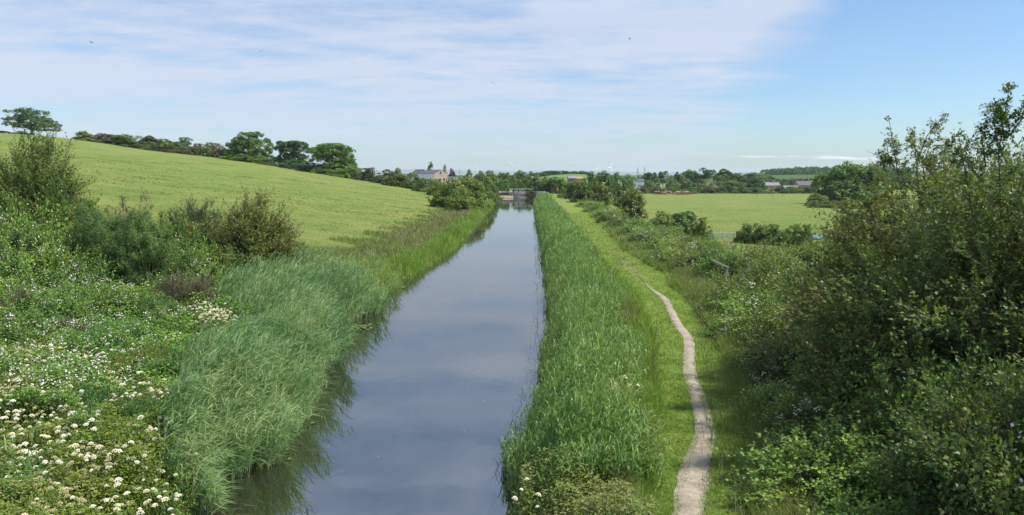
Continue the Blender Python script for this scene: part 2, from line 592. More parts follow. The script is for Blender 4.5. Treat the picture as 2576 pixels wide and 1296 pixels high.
def gnoise(scale, detail=4, rough=.55, sc3=(1, 1, 1), dist=0.0):
    mp = nd(m, 'ShaderNodeMapping'); mp.inputs['Scale'].default_value = sc3
    ln(m, geo.outputs['Position'], mp.inputs[0])
    n = nd(m, 'ShaderNodeTexNoise')
    n.inputs['Scale'].default_value = scale; n.inputs['Detail'].default_value = detail
    n.inputs['Roughness'].default_value = rough; n.inputs['Distortion'].default_value = dist
    ln(m, mp.outputs[0], n.inputs['Vector'])
    return n.outputs['Fac']


def mixc(fac, a, b, bt='MIX'):
    x = nd(m, 'ShaderNodeMix', data_type='RGBA', blend_type=bt)
    if isinstance(fac, float): x.inputs[0].default_value = fac
    else: ln(m, fac, x.inputs[0])
    for i, q in ((6, a), (7, b)):
        if isinstance(q, tuple): x.inputs[i].default_value = q + (1,)
        else: ln(m, q, x.inputs[i])
    return x.outputs[2]


def attr(n):
    return nd(m, 'ShaderNodeAttribute', attribute_name=n).outputs['Fac']


fine = gnoise(1.3, 8, .7, (.5, 1, 1))
med = gnoise(.12, 6, .6, (1, 1.2, 1), .4)
big = gnoise(.025, 4, .5)
g1 = ramp(m, fine, [(.30, (.095, .132, .032)), (.5, (.150, .184, .044)), (.72, (.200, .226, .062))])
g2 = ramp(m, med, [(.36, (.092, .150, .034)), (.5, (.152, .190, .044)), (.64, (.225, .222, .070))])
gm = mixc(.55, g1, g2)
brownish = ramp(m, gnoise(.35, 6, .65, (.6, 1, 1), .5), [(.52, (0, 0, 0)), (.70, (1, 1, 1))])
gm = mixc(ramp(m, big, [(.35, (0, 0, 0)), (.65, (.5, .5, .5))]), gm, (.125, .190, .045))
tus = ramp(m, gnoise(.55, 5, .7, (.45, 1.4, 1), .8), [(.57, (0, 0, 0)), (.68, (.75, .75, .75))])
gm = mixc(tus, gm, (.070, .120, .022))
seed = mixc(brownish, gm, (.190, .165, .080))
gm = mixc(attr('rough'), gm, seed)
turf = ramp(m, gnoise(2.2, 7, .7), [(.3, (.085, .150, .025)), (.5, (.145, .215, .034)), (.7, (.205, .245, .055))])
gm = mixc(attr('turf'), gm, turf)
gm = mixc(attr('worn'), gm, (.20, .16, .10))
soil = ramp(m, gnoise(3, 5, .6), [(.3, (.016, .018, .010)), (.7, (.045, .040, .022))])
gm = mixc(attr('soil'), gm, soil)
vo = nd(m, 'ShaderNodeTexVoronoi'); vo.inputs['Scale'].default_value = .0045
mpv = nd(m, 'ShaderNodeMapping'); mpv.inputs['Scale'].default_value = (1, .5, 0)
ln(m, geo.outputs['Position'], mpv.inputs[0]); ln(m, mpv.outputs[0], vo.inputs['Vector'])
sepc = nd(m, 'ShaderNodeSeparateColor'); ln(m, vo.outputs['Color'], sepc.inputs[0])
patch = ramp(m, sepc.outputs[0], [(0, (.055, .095, .03)), (.35, (.12, .19, .045)), (.6, (.17, .21, .06)), (1, (.24, .23, .09))], 'CONSTANT')
gm = mixc(attr('plain'), gm, patch)
p = nd(m, 'ShaderNodeBsdfPrincipled')
ln(m, gm, p.inputs['Base Color']); p.inputs['Roughness'].default_value = .95
p.inputs['Specular IOR Level'].default_value = .1
b = nd(m, 'ShaderNodeBump'); b.inputs['Strength'].default_value = .9; b.inputs['Distance'].default_value = .35
ln(m, fine, b.inputs['Height']); ln(m, b.outputs[0], p.inputs['Normal'])
o = nd(m, 'ShaderNodeOutputMaterial'); ln(m, p.outputs[0], o.inputs[0])

# ---- water
m = new_mat('water'); MATS['water'] = m
geo = nd(m, 'ShaderNodeNewGeometry')
p = nd(m, 'ShaderNodeBsdfPrincipled')
p.inputs['Base Color'].default_value = (.018, .020, .012, 1)
p.inputs['Roughness'].default_value = .035
p.inputs['IOR'].default_value = 3.8
rip = gnoise(2.2, 3, .5, (1, .6, 1))
rip2 = gnoise(.25, 3, .5, (1, .5, 1))
b = nd(m, 'ShaderNodeBump'); b.inputs['Strength'].default_value = .10; b.inputs['Distance'].default_value = .02
ln(m, rip, b.inputs['Height'])
b2 = nd(m, 'ShaderNodeBump'); b2.inputs['Strength'].default_value = .12; b2.inputs['Distance'].default_value = .05
ln(m, rip2, b2.inputs['Height']); ln(m, b.outputs[0], b2.inputs['Normal'])
ln(m, b2.outputs[0], p.inputs['Normal'])
o = nd(m, 'ShaderNodeOutputMaterial'); ln(m, p.outputs[0], o.inputs[0])

# ---- gravel path
m = new_mat('gravel'); MATS['gravel'] = m
geo = nd(m, 'ShaderNodeNewGeometry')
p = nd(m, 'ShaderNodeBsdfPrincipled')
fg = gnoise(17, 8, .8); mg = gnoise(2.2, 6, .7)
c = mixc(.5, ramp(m, fg, [(.36, (.22, .19, .15)), (.5, (.42, .38, .32)), (.64, (.64, .60, .54))]),
         ramp(m, mg, [(.36, (.20, .165, .115)), (.62, (.54, .49, .42))]))
c = mixc(1.0, c, (.66, .635, .58), 'MULTIPLY')
ln(m, c, p.inputs['Base Color']); p.inputs['Roughness'].default_value = .95
b = nd(m, 'ShaderNodeBump'); b.inputs['Strength'].default_value = .6; b.inputs['Distance'].default_value = .02
ln(m, fg, b.inputs['Height']); ln(m, b.outputs[0], p.inputs['Normal'])
o = nd(m, 'ShaderNodeOutputMaterial'); ln(m, p.outputs[0], o.inputs[0])
M = MATS

# ------------------------------------------------------------------ ground sheet
ys = np.concatenate([np.arange(-40, 60, 1.0), np.arange(60, 260, 2.5), np.arange(260, 1000, 12),
                     np.geomspace(1000, 12000, 40)])
lo = np.concatenate([[-0.4, 0, .3, .6, 1.1, 1.8, 2.6], np.arange(3.6, 30, 1.2), np.arange(30, 260, 4), np.geomspace(262, 12000, 26)])
ro = np.concatenate([[-0.4, 0, .3, .6, 1.0], np.arange(1.5, 30, .8), np.arange(30, 120, 3), np.arange(120, 900, 14), np.geomspace(905, 12000, 22)])
rows = []
for y in ys:
    yc = min(max(y, -30), 230)
    l, r = float(Lf(yc)), float(Rf(yc))
    rows.append(np.concatenate([(l - lo)[::-1], np.linspace(l + .4, r - .4, 5)[1:-1], r + ro]))
GX = np.array(rows); GY = np.repeat(ys[:, None], GX.shape[1], 1)
GZ = ground(GX, GY)
nr, nc = GX.shape
V = np.stack([GX, GY, GZ], 2).reshape(-1, 3)
idx = np.arange(nr * nc).reshape(nr, nc)
F = np.stack([idx[:-1, :-1], idx[:-1, 1:], idx[1:, 1:], idx[1:, :-1]], 2).reshape(-1, 4)
x, y = V[:, 0], V[:, 1]
yc = np.clip(y, -30, 230)
sl = Lf(yc) - x; sr = x - Rf(yc)
hx = x - Hf(yc)
near = (y < 230)
rough = np.where(sl > 0, 1 - sstep(4, 16, sl + (fbm(x / 6, y / 6, 3) - .5) * 8), 0) * near
rough = np.maximum(rough, np.where((sr > 5) & (hx > 0), 1 - sstep(14, 22, hx), 0) * near)
soilw = np.where(sl > -0.5, (1 - sstep(.8, 1.8, sl)), 0) * near
soilw = np.maximum(soilw, np.where((sl > 0) & (y < 38), 1 - sstep(12 + 0 * y, 20, sl - (38 - y) * .6), 0))
soilw = np.maximum(soilw, np.where(sr > -0.5, 1 - sstep(1.6, 2.6, sr), 0) * near)
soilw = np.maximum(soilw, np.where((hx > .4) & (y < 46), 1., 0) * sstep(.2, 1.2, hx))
soilw = np.maximum(soilw, ((sl < 0) & (sr < 0) & near) * 1.0)
turf = np.where((sr > 2) & (hx < .3), 1., 0) * near
pd = np.abs(x - Pf(yc) - .25 * (y > 40))
worn = np.where((y > 34) & (y < 190), .75 * (1 - sstep(.15, .45, pd)), 0) * np.clip(fbm(x / .5, y / 4, 9) * 1.6 - .2, 0, 1)
plain = sstep(340, 420, y) * (1 - ((x > 150) & (y < 900)) * .0)
plain = np.maximum(plain, ((sl > 0) & (y > 250)) * .0)
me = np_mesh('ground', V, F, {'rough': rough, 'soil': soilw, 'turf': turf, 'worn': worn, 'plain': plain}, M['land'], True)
tag(link('ground', me), kind='structure')

# water sheet
wy = np.concatenate([np.arange(-30, 187, 2.0), [187.0]])
V = np.concatenate([np.stack([Lf(wy) - .5, wy, 0 * wy], 1), np.stack([Rf(wy) + .5, wy, 0 * wy], 1)])
k = len(wy)
F = np.stack([np.arange(k - 1), np.arange(k - 1) + k, np.arange(1, k) + k, np.arange(1, k)], 1)
tag(link('water', np_mesh('water', V, F, None, M['water'])), kind='structure')

# gravel towpath
py = np.arange(4, 38, .07)
wv = np.interp(py, PY, PW) * .5
c = Pf(py) + .06 * np.sin(py * .9)
fade = 1 - sstep(31, 37, py)
rag = lambda s: (fbm(py / .5, 0 * py + s, s, 3) - .5) * .11 * np.minimum(wv / .3, 1)
xl = c - wv * fade + rag(3) * fade; xr = c + wv * fade + rag(11) * fade
cols = np.linspace(0, 1, 7)
PV = np.stack([xl[:, None] * (1 - cols) + xr[:, None] * cols, np.repeat(py[:, None], 7, 1)], 2)
pz = ground(PV[..., 0], PV[..., 1]) + .022 * np.sin(np.pi * cols)[None] + .008
V = np.concatenate([PV, pz[..., None]], 2).reshape(-1, 3)
idx = np.arange(len(py) * 7).reshape(len(py), 7)
F = np.stack([idx[:-1, :-1], idx[:-1, 1:], idx[1:, 1:], idx[1:, :-1]], 2).reshape(-1, 4)
tag(link('path', np_mesh('path', V, F, None, M['gravel'], True)), kind='structure')

# far blue hills across the bay
rng = np.random.default_rng(4)
hxs = np.linspace(-6500, 5600, 200)
prof = 18 + 42 * fbm(hxs / 900, hxs * 0, 3, 4) + 34 * np.exp(-((hxs + 1300) / 900) ** 2) + 24 * np.exp(-((hxs - 900) / 900) ** 2)
prof *= sstep(-6500, -5200, hxs) * (1 - sstep(3200, 5200, hxs))
prof = np.maximum(prof, -2) - 3
V = []
for j, (dy, f) in enumerate([(-900, 0), (-500, .45), (-150, .9), (0, 1.0), (400, .6), (900, 0)]):
    V.append(np.stack([hxs, 11400 + dy + 0 * hxs, -6 + (prof + 6) * 1.25 * f * (1 + .12 * (fbm(hxs / 200, hxs * 0 + j, 8 + j) - .5))], 1))
V = np.concatenate(V); k = len(hxs)
F = np.concatenate([np.stack([np.arange(k - 1) + j * k, np.arange(1, k) + j * k, np.arange(1, k) + (j + 1) * k, np.arange(k - 1) + (j + 1) * k], 1) for j in range(5)])
hm = hard_mat('hillside', (.06, .09, .06), (.10, .12, .07), .002, .95, bump=0)
tag(link('hills', np_mesh('hills', V, F, None, hm, True)), kind='structure')

# pond behind the field hedge
pp = on(2062, 600, -2.3)
a = np.linspace(0, 2 * np.pi, 28, endpoint=False)
rr = 1 + .15 * np.sin(3 * a + 1)
V = np.stack([pp[0] + 3.4 * rr * np.cos(a), pp[1] + 5 + 4.2 * rr * np.sin(a), 0 * a + gz(pp[0], pp[1] + 5) + .12], 1)
tag(link('pond_water', np_mesh('pond_water', V, np.arange(28).reshape(1, 28), None, M['water'])), kind='structure')
#@@END1

# ------------------------------------------------------------------ trees in the middle and far distance
def crown_mesh(name, seed, lobes, n, leaf, shell=(.72, 1.03), up=.25, zcut=-.75, fill=.25, lobed=False, wind=(0, 0), nclump=12, aspect=.8):
    """lobes (k,6): centre xyz, radii xyz. Leaves sit on and just inside the lobes' skins."""
    rng = np.random.default_rng(seed)
    lobes = np.asarray(lobes, float)
    cl = []
    for q in lobes:
        k = nclump
        d = rsph(rng, k); d[:, 2] += up; d = nrm(d)
        d[d[:, 2] < zcut, 2] *= -1
        cc = q[:3] + d * q[3:6] * rng.uniform(.62, .95, k)[:, None]
        rr = q[3:6] * rng.uniform(.24, .46, k)[:, None]
        cl.append(np.concatenate([cc, rr, np.repeat(q[None, :3], k, 0)], 1))
    cl = np.concatenate(cl)
    w = cl[:, 3] * cl[:, 4] + cl[:, 3] * cl[:, 5]; w /= w.sum()
    ki = rng.choice(len(cl), n, p=w)
    C = cl[ki]
    d = rsph(rng, n)
    outd = nrm(C[:, :3] - C[:, 6:9] + 1e-6)
    d = nrm(d + outd * .55 + np.array([0, 0, .25]))
    rad = rng.uniform(shell[0], shell[1], n)
    inn = rng.random(n) < fill
    rad[inn] *= rng.uniform(.2, .9, inn.sum())
    P = C[:, :3] + d * C[:, 3:6] * rad[:, None]
    out = nrm(d / C[:, 3:6])
    N = out + rsph(rng, n) * .5 + np.array([0, 0, .12])
    D = np.cross(N, rsph(rng, n)) + out * .25 + np.array([wind[0], 0, wind[1]])
    s = Soup()
    L = leaf * rng.uniform(.6, 1.3, n)
    leaves(s, rng, P, D, N, L, L * aspect, lobed, np.clip(rng.random(len(cl))[ki] * .5 + rng.random(n) * .5, 0, 1))
    return s


def trunk_soup(seed, h, r, limbs, base=(0, 0, 0), lean=(0, 0)):
    """tapered bole with limbs reaching to the given points"""
    rng = np.random.default_rng(seed)
    s = Soup()
    b = np.array([base], float); t = np.array([[base[0] + lean[0], base[1] + lean[1], base[2] + h]])
    tubes(s, rng, b, t, r * 1.25, r * .8, 8, mid=(b + t) / 2 + np.array([[.03 * h, 0, 0]]))
    limbs = np.asarray(limbs, float)
    A = np.repeat(t, len(limbs), 0) - np.array([0, 0, 1]) * (rng.random(len(limbs)) * .3 * h)[:, None]
    mid = (A + limbs) / 2 + rsph(rng, len(limbs)) * .08 * np.linalg.norm(limbs - A, axis=1)[:, None]
    tubes(s, rng, A, limbs, r * .55, r * .12, 5, mid=mid)
    return s


def unit_lobes(kind, rng):
    L = []
    if kind == 'round':
        L.append((0, 0, .58, .30, .30, .30))
        for i in range(11):
            a = rng.uniform(0, 2 * np.pi); z = rng.uniform(.38, .76); q = rng.uniform(.20, .33) * math.sqrt(max(.1, 1 - ((z - .5) / .45) ** 2))
            r = rng.uniform(.13, .20)
            L.append((q * np.cos(a), q * np.sin(a), z, r, r, r * .9))
    elif kind == 'dome':        # broad, foliage to the ground
        L.append((0, 0, .46, .36, .36, .42))
        for i in range(16):
            a = rng.uniform(0, 2 * np.pi); z = rng.uniform(.15, .74); q = rng.uniform(.24, .36) * math.sqrt(max(.15, 1.02 - z * z))
            r = rng.uniform(.12, .19)
            L.append((q * np.cos(a), q * np.sin(a), z, r, r, r))
        L += [(.34 * math.cos(q), .34 * math.sin(q), .08, .15, .15, .16) for q in np.arange(9) * .7]
    elif kind == 'bush':
        for i in range(16):
            a = rng.uniform(0, 2 * np.pi); z = rng.uniform(.08, .75); q = rng.uniform(.12, .40) * math.sqrt(max(.05, 1.05 - z))
            r = rng.uniform(.09, .16)
            L.append((q * np.cos(a), q * np.sin(a), z, r, r, r * 1.1))
        L.append((0, 0, .30, .40, .40, .38))
        L += [(.38 * math.cos(q), .38 * math.sin(q), .06, .14, .14, .18) for q in np.arange(9) * .7]
    elif kind == 'poplar':
        for i in range(12):
            a = rng.uniform(0, 2 * np.pi); z = .12 + .8 * i / 11; q = rng.uniform(0, .22) * (1 - z * .6)
            r = .30 * (1 - .62 * z)
            L.append((q * np.cos(a), q * np.sin(a), z, r, r, .12))
    elif kind == 'wind':        # crown swept to one side (+x)
        for i in range(15):
            z = rng.uniform(.38, .92); xx = rng.uniform(-.32, .38) * (1.1 - abs(z - .6)); yy = rng.uniform(-.28, .28)
            z2 = z - .22 * max(0, -xx) * 2 + .05 * xx
            r = rng.uniform(.10, .17)
            L.append((xx, yy, z2, r * 1.3, r, r * .62))
        L.append((0, 0, .5, .26, .24, .18))
    elif kind == 'willow':
        for i in range(20):
            a = rng.uniform(0, 2 * np.pi); z = rng.uniform(.15, .82); q = rng.uniform(.1, .36) * (1.08 - z * .4)
            r = rng.uniform(.07, .13)
            L.append((q * np.cos(a) + .06 * z, q * np.sin(a), z, r, r, r * 1.1))
        L.append((0, 0, .42, .28, .28, .36))
    return L


TPL = {}
NV = {'round': 3, 'dome': 3, 'bush': 4, 'poplar': 1, 'wind': 2, 'willow': 2}
for kind, cnt in NV.items():
    for vv in range(cnt):
        rng = np.random.default_rng(100 + vv * 13 + len(kind))
        Lb = unit_lobes(kind, rng)
        nn = {'round': 7000, 'dome': 9000, 'bush': 7000, 'poplar': 2200, 'wind': 4500, 'willow': 7500}[kind]
        s = crown_mesh('crown', 7 + vv, Lb, nn, {'willow': .05, 'poplar': .06}.get(kind, .042), fill=.35,
                       wind=(.9, .5) if kind == 'willow' else (0, 0))
        VV = np.concatenate(s.V)
        w0, w1 = np.percentile(VV[:, 0], [1, 99]); v0, v1 = np.percentile(VV[:, 1], [1, 99]); zt = np.percentile(VV[:, 2], 99.5)
        kx_, ky_, kz_ = 1 / (w1 - w0), 1 / (v1 - v0), 1 / zt
        ox_, oy_ = (w0 + w1) / 2, (v0 + v1) / 2
        s.V = [(v_ - np.array([ox_, oy_, 0])) * np.array([kx_, ky_, kz_]) for v_ in s.V]
        cm = s.mesh('crown_' + kind)
        lim = [((l[0] - ox_) * kx_, (l[1] - oy_) * ky_, l[2] * kz_) for l in Lb[:7]]
        tm = trunk_soup(3 + vv, .32 if kind in ('round', 'wind') else .2, .028, lim).mesh('trunk_' + kind)
        TPL[(kind, vv)] = (cm, tm)

for cm, tm in TPL.values():
    cm.materials.append(M['midtree']); tm.materials.append(M['bark'])
PRG = random.Random(12)


def tree(kind, x, y, w, h, mat, label, cat='tree', name='tree', group=None, rz=None, z=None, sink=.25, trunk=True, yw=None):
    cm, tm = TPL[(kind, PRG.randrange(NV[kind]))]
    zb = gz(x, y) - sink if z is None else z
    o = empty(name, (x, y, zb), (PRG.uniform(0, 6.28) if kind not in ('wind', 'willow') else PRG.uniform(-.5, .5)) if rz is None else rz,
              (w, yw or w, h + sink))
    tag(o, label, cat, group)
    link('crown', cm, o, M[mat])
    if trunk: link('trunk', tm, o, M['bark'])
    return o


def tree_px(kind, x0, x1, ytop, dist, mat, label, **k):
    """tree seen between picture columns x0..x1 with its top at ytop, standing dist metres away"""
    c = at((x0 + x1) / 2, ytop, dist)
    w = (x1 - x0) / FP * dist * {'bush': 1.3, 'dome': 1.22, 'willow': 1.35, 'round': 1.1}.get(kind, 1.0)
    zb = gz(c[0], dist)
    return tree(kind, c[0], dist, w, max(c[2] - zb, 1.0) * {'bush': 1.10, 'dome': .94, 'willow': .88, 'round': .97}.get(kind, 1.0), mat, label, **k)


# special hill trees with crowns built lobe by lobe from their outlines
def outline_tree(name, px0, px1, ytop, ybase, dist, lobes, mat, label, seed, leaf=.34, n=9000, cat='tree', trunk_h=.25, trunk_x=.5, shell=(.72, 1.03), up=.25):
    """lobes given as (u, v, ru, rv): u 0..1 across, v 0..1 up; depth copies are added"""
    c = at((px0 + px1) / 2, ytop, dist)
    W = (px1 - px0) / FP * dist; zb = gz(c[0], dist) - .2
    H = c[2] - zb
    rng = np.random.default_rng(seed)
    L = []
    for (uu, vv, ru, rv) in lobes:
        for kx in range(3):
            dy = (kx - 1) * W * .24 + rng.uniform(-.05, .05) * W
            sc_ = 1 if kx == 1 else .82
            L.append(((uu - .5) * W * (1 if kx == 1 else .8), dy, vv * H, ru * W * sc_, ru * W * sc_, rv * H * sc_))
    o = empty(name, (c[0], dist, zb))
    tag(o, label, cat)
    s = crown_mesh('crown', seed, L, n, leaf, fill=.15, shell=shell, up=up)
    link('crown', s.mesh('crown', M[mat]), o)
    lim = [(l[0], l[1], l[2] - l[5] * .2) for l in L[::2]]
    t = trunk_soup(seed, H * trunk_h, .35, lim, base=((trunk_x - .5) * W, 0, 0))
    link('trunk', t.mesh('trunk', M['bark']), o)
    return o


outline_tree('tree', 12, 147, 275, 352, 225, [
    (.30, .88, .17, .10), (.50, .92, .15, .10), (.60, .84, .08, .08), (.16, .60, .14, .09), (.10, .44, .09, .10), (.36, .62, .17, .12),
    (.60, .62, .17, .13), (.76, .52, .14, .11), (.86, .40, .12, .10), (.93, .28, .07, .09), (.45, .42, .20, .10), (.68, .38, .12, .08), (.30, .40, .12, .10), (.48, .74, .13, .08), (.8, .22, .08, .05), (.55, .25, .10, .05)],
    'darktree', 'lone broad-crowned tree on the skyline at the far left of the hill', 11, leaf=.30, n=20000, trunk_h=.3, trunk_x=.48)
outline_tree('sycamore_tree', 564, 689, 332, 414, 232, [
    (.62, .90, .13, .09), (.48, .84, .16, .12), (.34, .68, .17, .15), (.15, .50, .14, .15), (.12, .30, .12, .12), (.34, .45, .18, .15), (.56, .62, .15, .14),
    (.80, .66, .12, .12), (.90, .52, .10, .12), (.84, .36, .13, .10), (.58, .34, .14, .10), (.25, .22, .16, .14), (.50, .18, .18, .12), (.78, .16, .18, .10)],
    'sycamore', 'sycamore with a ragged peaked crown, left one of three big trees on the hill hedge', 12, n=26000)
outline_tree('sycamore_tree', 685, 780, 354, 428, 226, [
    (.30, .84, .18, .13), (.52, .86, .18, .12), (.74, .84, .18, .13), (.16, .68, .15, .12), (.88, .66, .13, .12), (.50, .66, .2, .1), (.30, .48, .14, .10),
    (.62, .44, .20, .14), (.86, .38, .10, .08), (.40, .26, .20, .13), (.66, .22, .22, .13), (.16, .30, .12, .10)],
    'darktree', 'darkest of the three big trees on the hill hedge, flat-topped, in the middle', 13, n=24000)
outline_tree('sycamore_tree', 775, 898, 361, 446, 214, [
    (.32, .88, .15, .10), (.52, .90, .18, .10), (.72, .84, .16, .12), (.14, .74, .13, .12), (.86, .68, .11, .13), (.92, .50, .08, .12), (.30, .68, .18, .12), (.60, .66, .2, .13),
    (.16, .52, .14, .12), (.40, .50, .14, .09), (.74, .46, .18, .14), (.55, .30, .22, .14), (.30, .24, .16, .10), (.84, .26, .15, .14), (.68, .10, .24, .12), (.12, .10, .12, .10)],
    'sycamore', 'round dense bright green tree, right one of the three on the hill hedge', 14, n=30000)

T = tree_px
# hedge line along the brow of the hill
T('bush', -30, 18, 332, 222, 'hedgeleaf', 'dark hedge bush at the left edge, beside the lone hilltop tree', cat='bush', name='hawthorn_bush')
T('bush', 30, 72, 343, 223, 'darktree', 'low rounded bush at the foot of the lone hilltop tree', cat='bush', name='hawthorn_bush')
T('bush', 192, 240, 333, 234, 'hedgeleaf', 'first hawthorn bush at the left end of the skyline hedge', cat='bush', name='hawthorn_bush')
T('bush', 240, 292, 339, 236, 'browntree', 'brownish hawthorn second from the left in the skyline hedge', cat='bush', name='hawthorn_bush')
T('dome', 290, 356, 338, 238, 'midtree', 'widest green hawthorn in the left half of the skyline hedge', cat='bush', name='hawthorn_bush')
T('round', 352, 394, 341, 240, 'browntree', 'grey-brown hawthorn just right of the widest skyline bush', cat='bush', name='hawthorn_bush', sink=.9)
T('round', 392, 440, 349, 240, 'hedgeleaf', 'small hawthorn with a visible stem on the skyline hedge', cat='bush', name='hawthorn_bush', sink=.9)
T('bush', 436, 478, 350, 241, 'darktree', 'dark upright bush behind the low pale scrub on the skyline', cat='bush', name='hawthorn_bush')
T('bush', 426, 480, 373, 232, 'browntree', 'low pale mound of scrub in front of the skyline hedge', cat='bush', name='scrub_bush')
for i, (a, b_, t_) in enumerate([(470, 510, 364), (500, 540, 362), (528, 572, 365)]):
    T('bush', a, b_, t_, 234, 'hedgeleaf' if i % 2 else 'browntree', 'hedge bush in the run just left of the three big trees', cat='bush', name='hawthorn_bush', group='hedge bushes left of the three big trees')
for i, (px_, t_) in enumerate([(205, 348), (232, 349), (258, 352), (284, 350), (310, 354), (338, 356), (368, 360), (398, 364), (422, 366), (452, 370), (480, 374), (506, 378), (532, 381), (556, 384)]):
    T('bush', px_ - 22, px_ + 22, t_, 237, ['hedgeleaf', 'darktree', 'browntree'][i % 3], 'low filler bush at the foot of the skyline hedge', cat='bush', name='hedge_bush', group='low bushes filling the foot of the skyline hedge', trunk=False)
for i, (a, b_, t_, d_, mt) in enumerate([(560, 620, 388, 228, 'sycamore'), (612, 672, 394, 226, 'sycamore'), (660, 716, 398, 224, 'hedgeleaf'), (705, 760, 404, 220, 'darktree'),
                                  (745, 800, 412, 216, 'darktree'), (786, 840, 425, 210, 'sycamore'), (830, 885, 428, 205, 'sycamore'), (872, 915, 424, 203, 'sycamore')]):
    T('bush', a, b_, t_, d_, mt, 'undergrowth bush under the three big hillside trees', cat='bush', name='hedge_bush', group='undergrowth bushes under the three big trees')
T('bush', 900, 962, 426, 200, 'browntree', 'olive hedge bush right beside the bright round hillside tree', cat='bush', name='hedge_bush')
T('bush', 930, 975, 446, 192, 'darktree', 'small dark hedge bush below the olive one on the slope', cat='bush', name='hedge_bush')
T('dome', 970, 1030, 436, 186, 'yellowtree', 'yellow-green bush in the hedge in front of the pale willows', cat='bush', name='hedge_bush')
T('dome', 1018, 1062, 442, 180, 'midtree', 'green hedge bush just left of the white farmhouse', cat='bush', name='hedge_bush')
T('bush', 1046, 1100, 453, 168, 'hedgeleaf', 'hedge bush hiding the foot of the white farmhouse', cat='bush', name='hedge_bush')
T('bush', 1078, 1125, 456, 156, 'hedgeleaf', 'hedge bush between farmhouse and the big canal-side thorn', cat='bush', name='hedge_bush')
T('dome', 1092, 1178, 446, 114, 'hawthorn', 'big dark hawthorn at the left bank of the canal, left half of the clump', cat='bush', name='hawthorn_bush')
T('dome', 1150, 1218, 443, 118, 'hedgeleaf', 'brownish hawthorn leaning to the canal, right half of the big clump', cat='bush', name='hawthorn_bush')
T('bush', 1130, 1190, 478, 106, 'hawthorn', 'low dark thorn at the foot of the big canal-side clump', cat='bush', name='hawthorn_bush')
T('bush', 1172, 1214, 486, 110, 'hedgeleaf', 'low thorn overhanging the grass at the left water edge', cat='bush', name='hawthorn_bush')
T('bush', 1195, 1240, 448, 150, 'hedgeleaf', 'green bush at left bank behind the big clump', cat='bush', name='hedge_bush')
T('bush', 1218, 1256, 458, 158, 'yellowtree', 'yellowish bush nearest the lock on the left bank', cat='bush', name='hedge_bush')
# around and behind the farmhouse
T('willow', 955, 1000, 419, 300, 'palewillow', 'pale windblown willow, left of the pair by the farmhouse', name='willow_tree', trunk=False)
T('willow', 984, 1032, 416, 305, 'palewillow', 'pale windblown willow, right of the pair by the farmhouse', name='willow_tree', trunk=False)
T('poplar', 1075, 1092, 409, 470, 'midtree', 'taller slim poplar standing up behind the farmhouse roof', name='poplar_tree')
T('poplar', 1111, 1125, 416, 470, 'palewillow', 'shorter slim poplar behind the right end of the farmhouse', name='poplar_tree')
T('bush', 1122, 1148, 431, 425, 'purpletree', 'dark purple-leaved bush right of the farmhouse', cat='bush', name='purple_bush')
for i, (a, b_, t_) in enumerate([(1170, 1200, 420), (1192, 1224, 423), (1218, 1248, 424), (1240, 1276, 428)]):
    T('willow', a, b_, t_, 290 + 8 * i, 'palewillow', 'silvery willow in the row behind the left bank, left of the lock', name='willow_tree', group='silvery willows left of the lock', trunk=False)
T('bush', 1215, 1262, 438, 262, 'hedgeleaf', 'rounded bush under the silvery willows', cat='bush', name='hedge_bush')
T('bush', 1250, 1292, 442, 255, 'midtree', 'green bush between silvery willows and the round dark tree', cat='bush', name='hedge_bush')
T('bush', 1240, 1285, 458, 212, 'nettle', 'bright green low bush on the bank just left of the lock gates', cat='bush', name='hedge_bush')
T('bush', 1252, 1290, 466, 208, 'hedgeleaf', 'dull low bush at the left end of the lock beam', cat='bush', name='hedge_bush')
# behind the lock
T('dome', 1280, 1326, 428, 262, 'darktree', 'round dark tree behind the lock below the tallest wind turbine')
T('round', 1327, 1342, 431, 460, 'darktree', 'tiny round tree standing alone behind the lock hedge', rz=0)
for i in range(11):
    xx = 1345 + i * 12.0
    T('round' if i % 2 else 'dome', xx - 5, xx + 19, [434, 432, 430, 429, 431, 429, 431, 433, 430, 430, 432][i], 640, 'midtree' if i % 3 else 'darktree',
      'tree in the line along the brow of the small far hill behind the lock', group='trees on the small far hill', yw=14, trunk=False)
for i, (a, b_, t_, d_) in enumerate([(1284, 1318, 451, 236), (1305, 1345, 449, 232), (1335, 1375, 447, 230), (1362, 1390, 450, 225), (1296, 1330, 462, 216), (1330, 1362, 460, 214), (1355, 1385, 462, 212)]):
    T('bush', a, b_, t_, d_, 'hedgeleaf' if i < 4 else 'darktree', 'bush in the dark hedge across the back of the lock', cat='bush', name='hedge_bush', group='dark hedge behind the lock')
T('dome', 1376, 1420, 444, 212, 'darktree', 'dark green tree overhanging the towpath end behind the lifebuoy')
T('bush', 1398, 1436, 452, 204, 'midtree', 'green bush right of the tree at the towpath end', cat='bush', name='hedge_bush')
T('bush', 1410, 1448, 462, 168, 'hedgeleaf', 'hedge bush by the orange lifebuoy post', cat='bush', name='hedge_bush')
T('dome', 1430, 1476, 450, 160, 'hedgeleaf', 'tall hedge bush right of the lifebuoy, before the dark trees', cat='bush', name='hedge_bush')
T('dome', 1458, 1505, 431, 225, 'darktree', 'dark tree, left of three behind the flowering elders')
T('dome', 1494, 1545, 429, 228, 'darktree', 'dark tree, middle of three behind the flowering elders')
T('dome', 1536, 1580, 433, 235, 'darktree', 'dark tree, right of three behind the flowering elders')
T('dome', 1566, 1604, 438, 250, 'midtree', 'lighter tree at the right end of the dark trees beyond the elders')
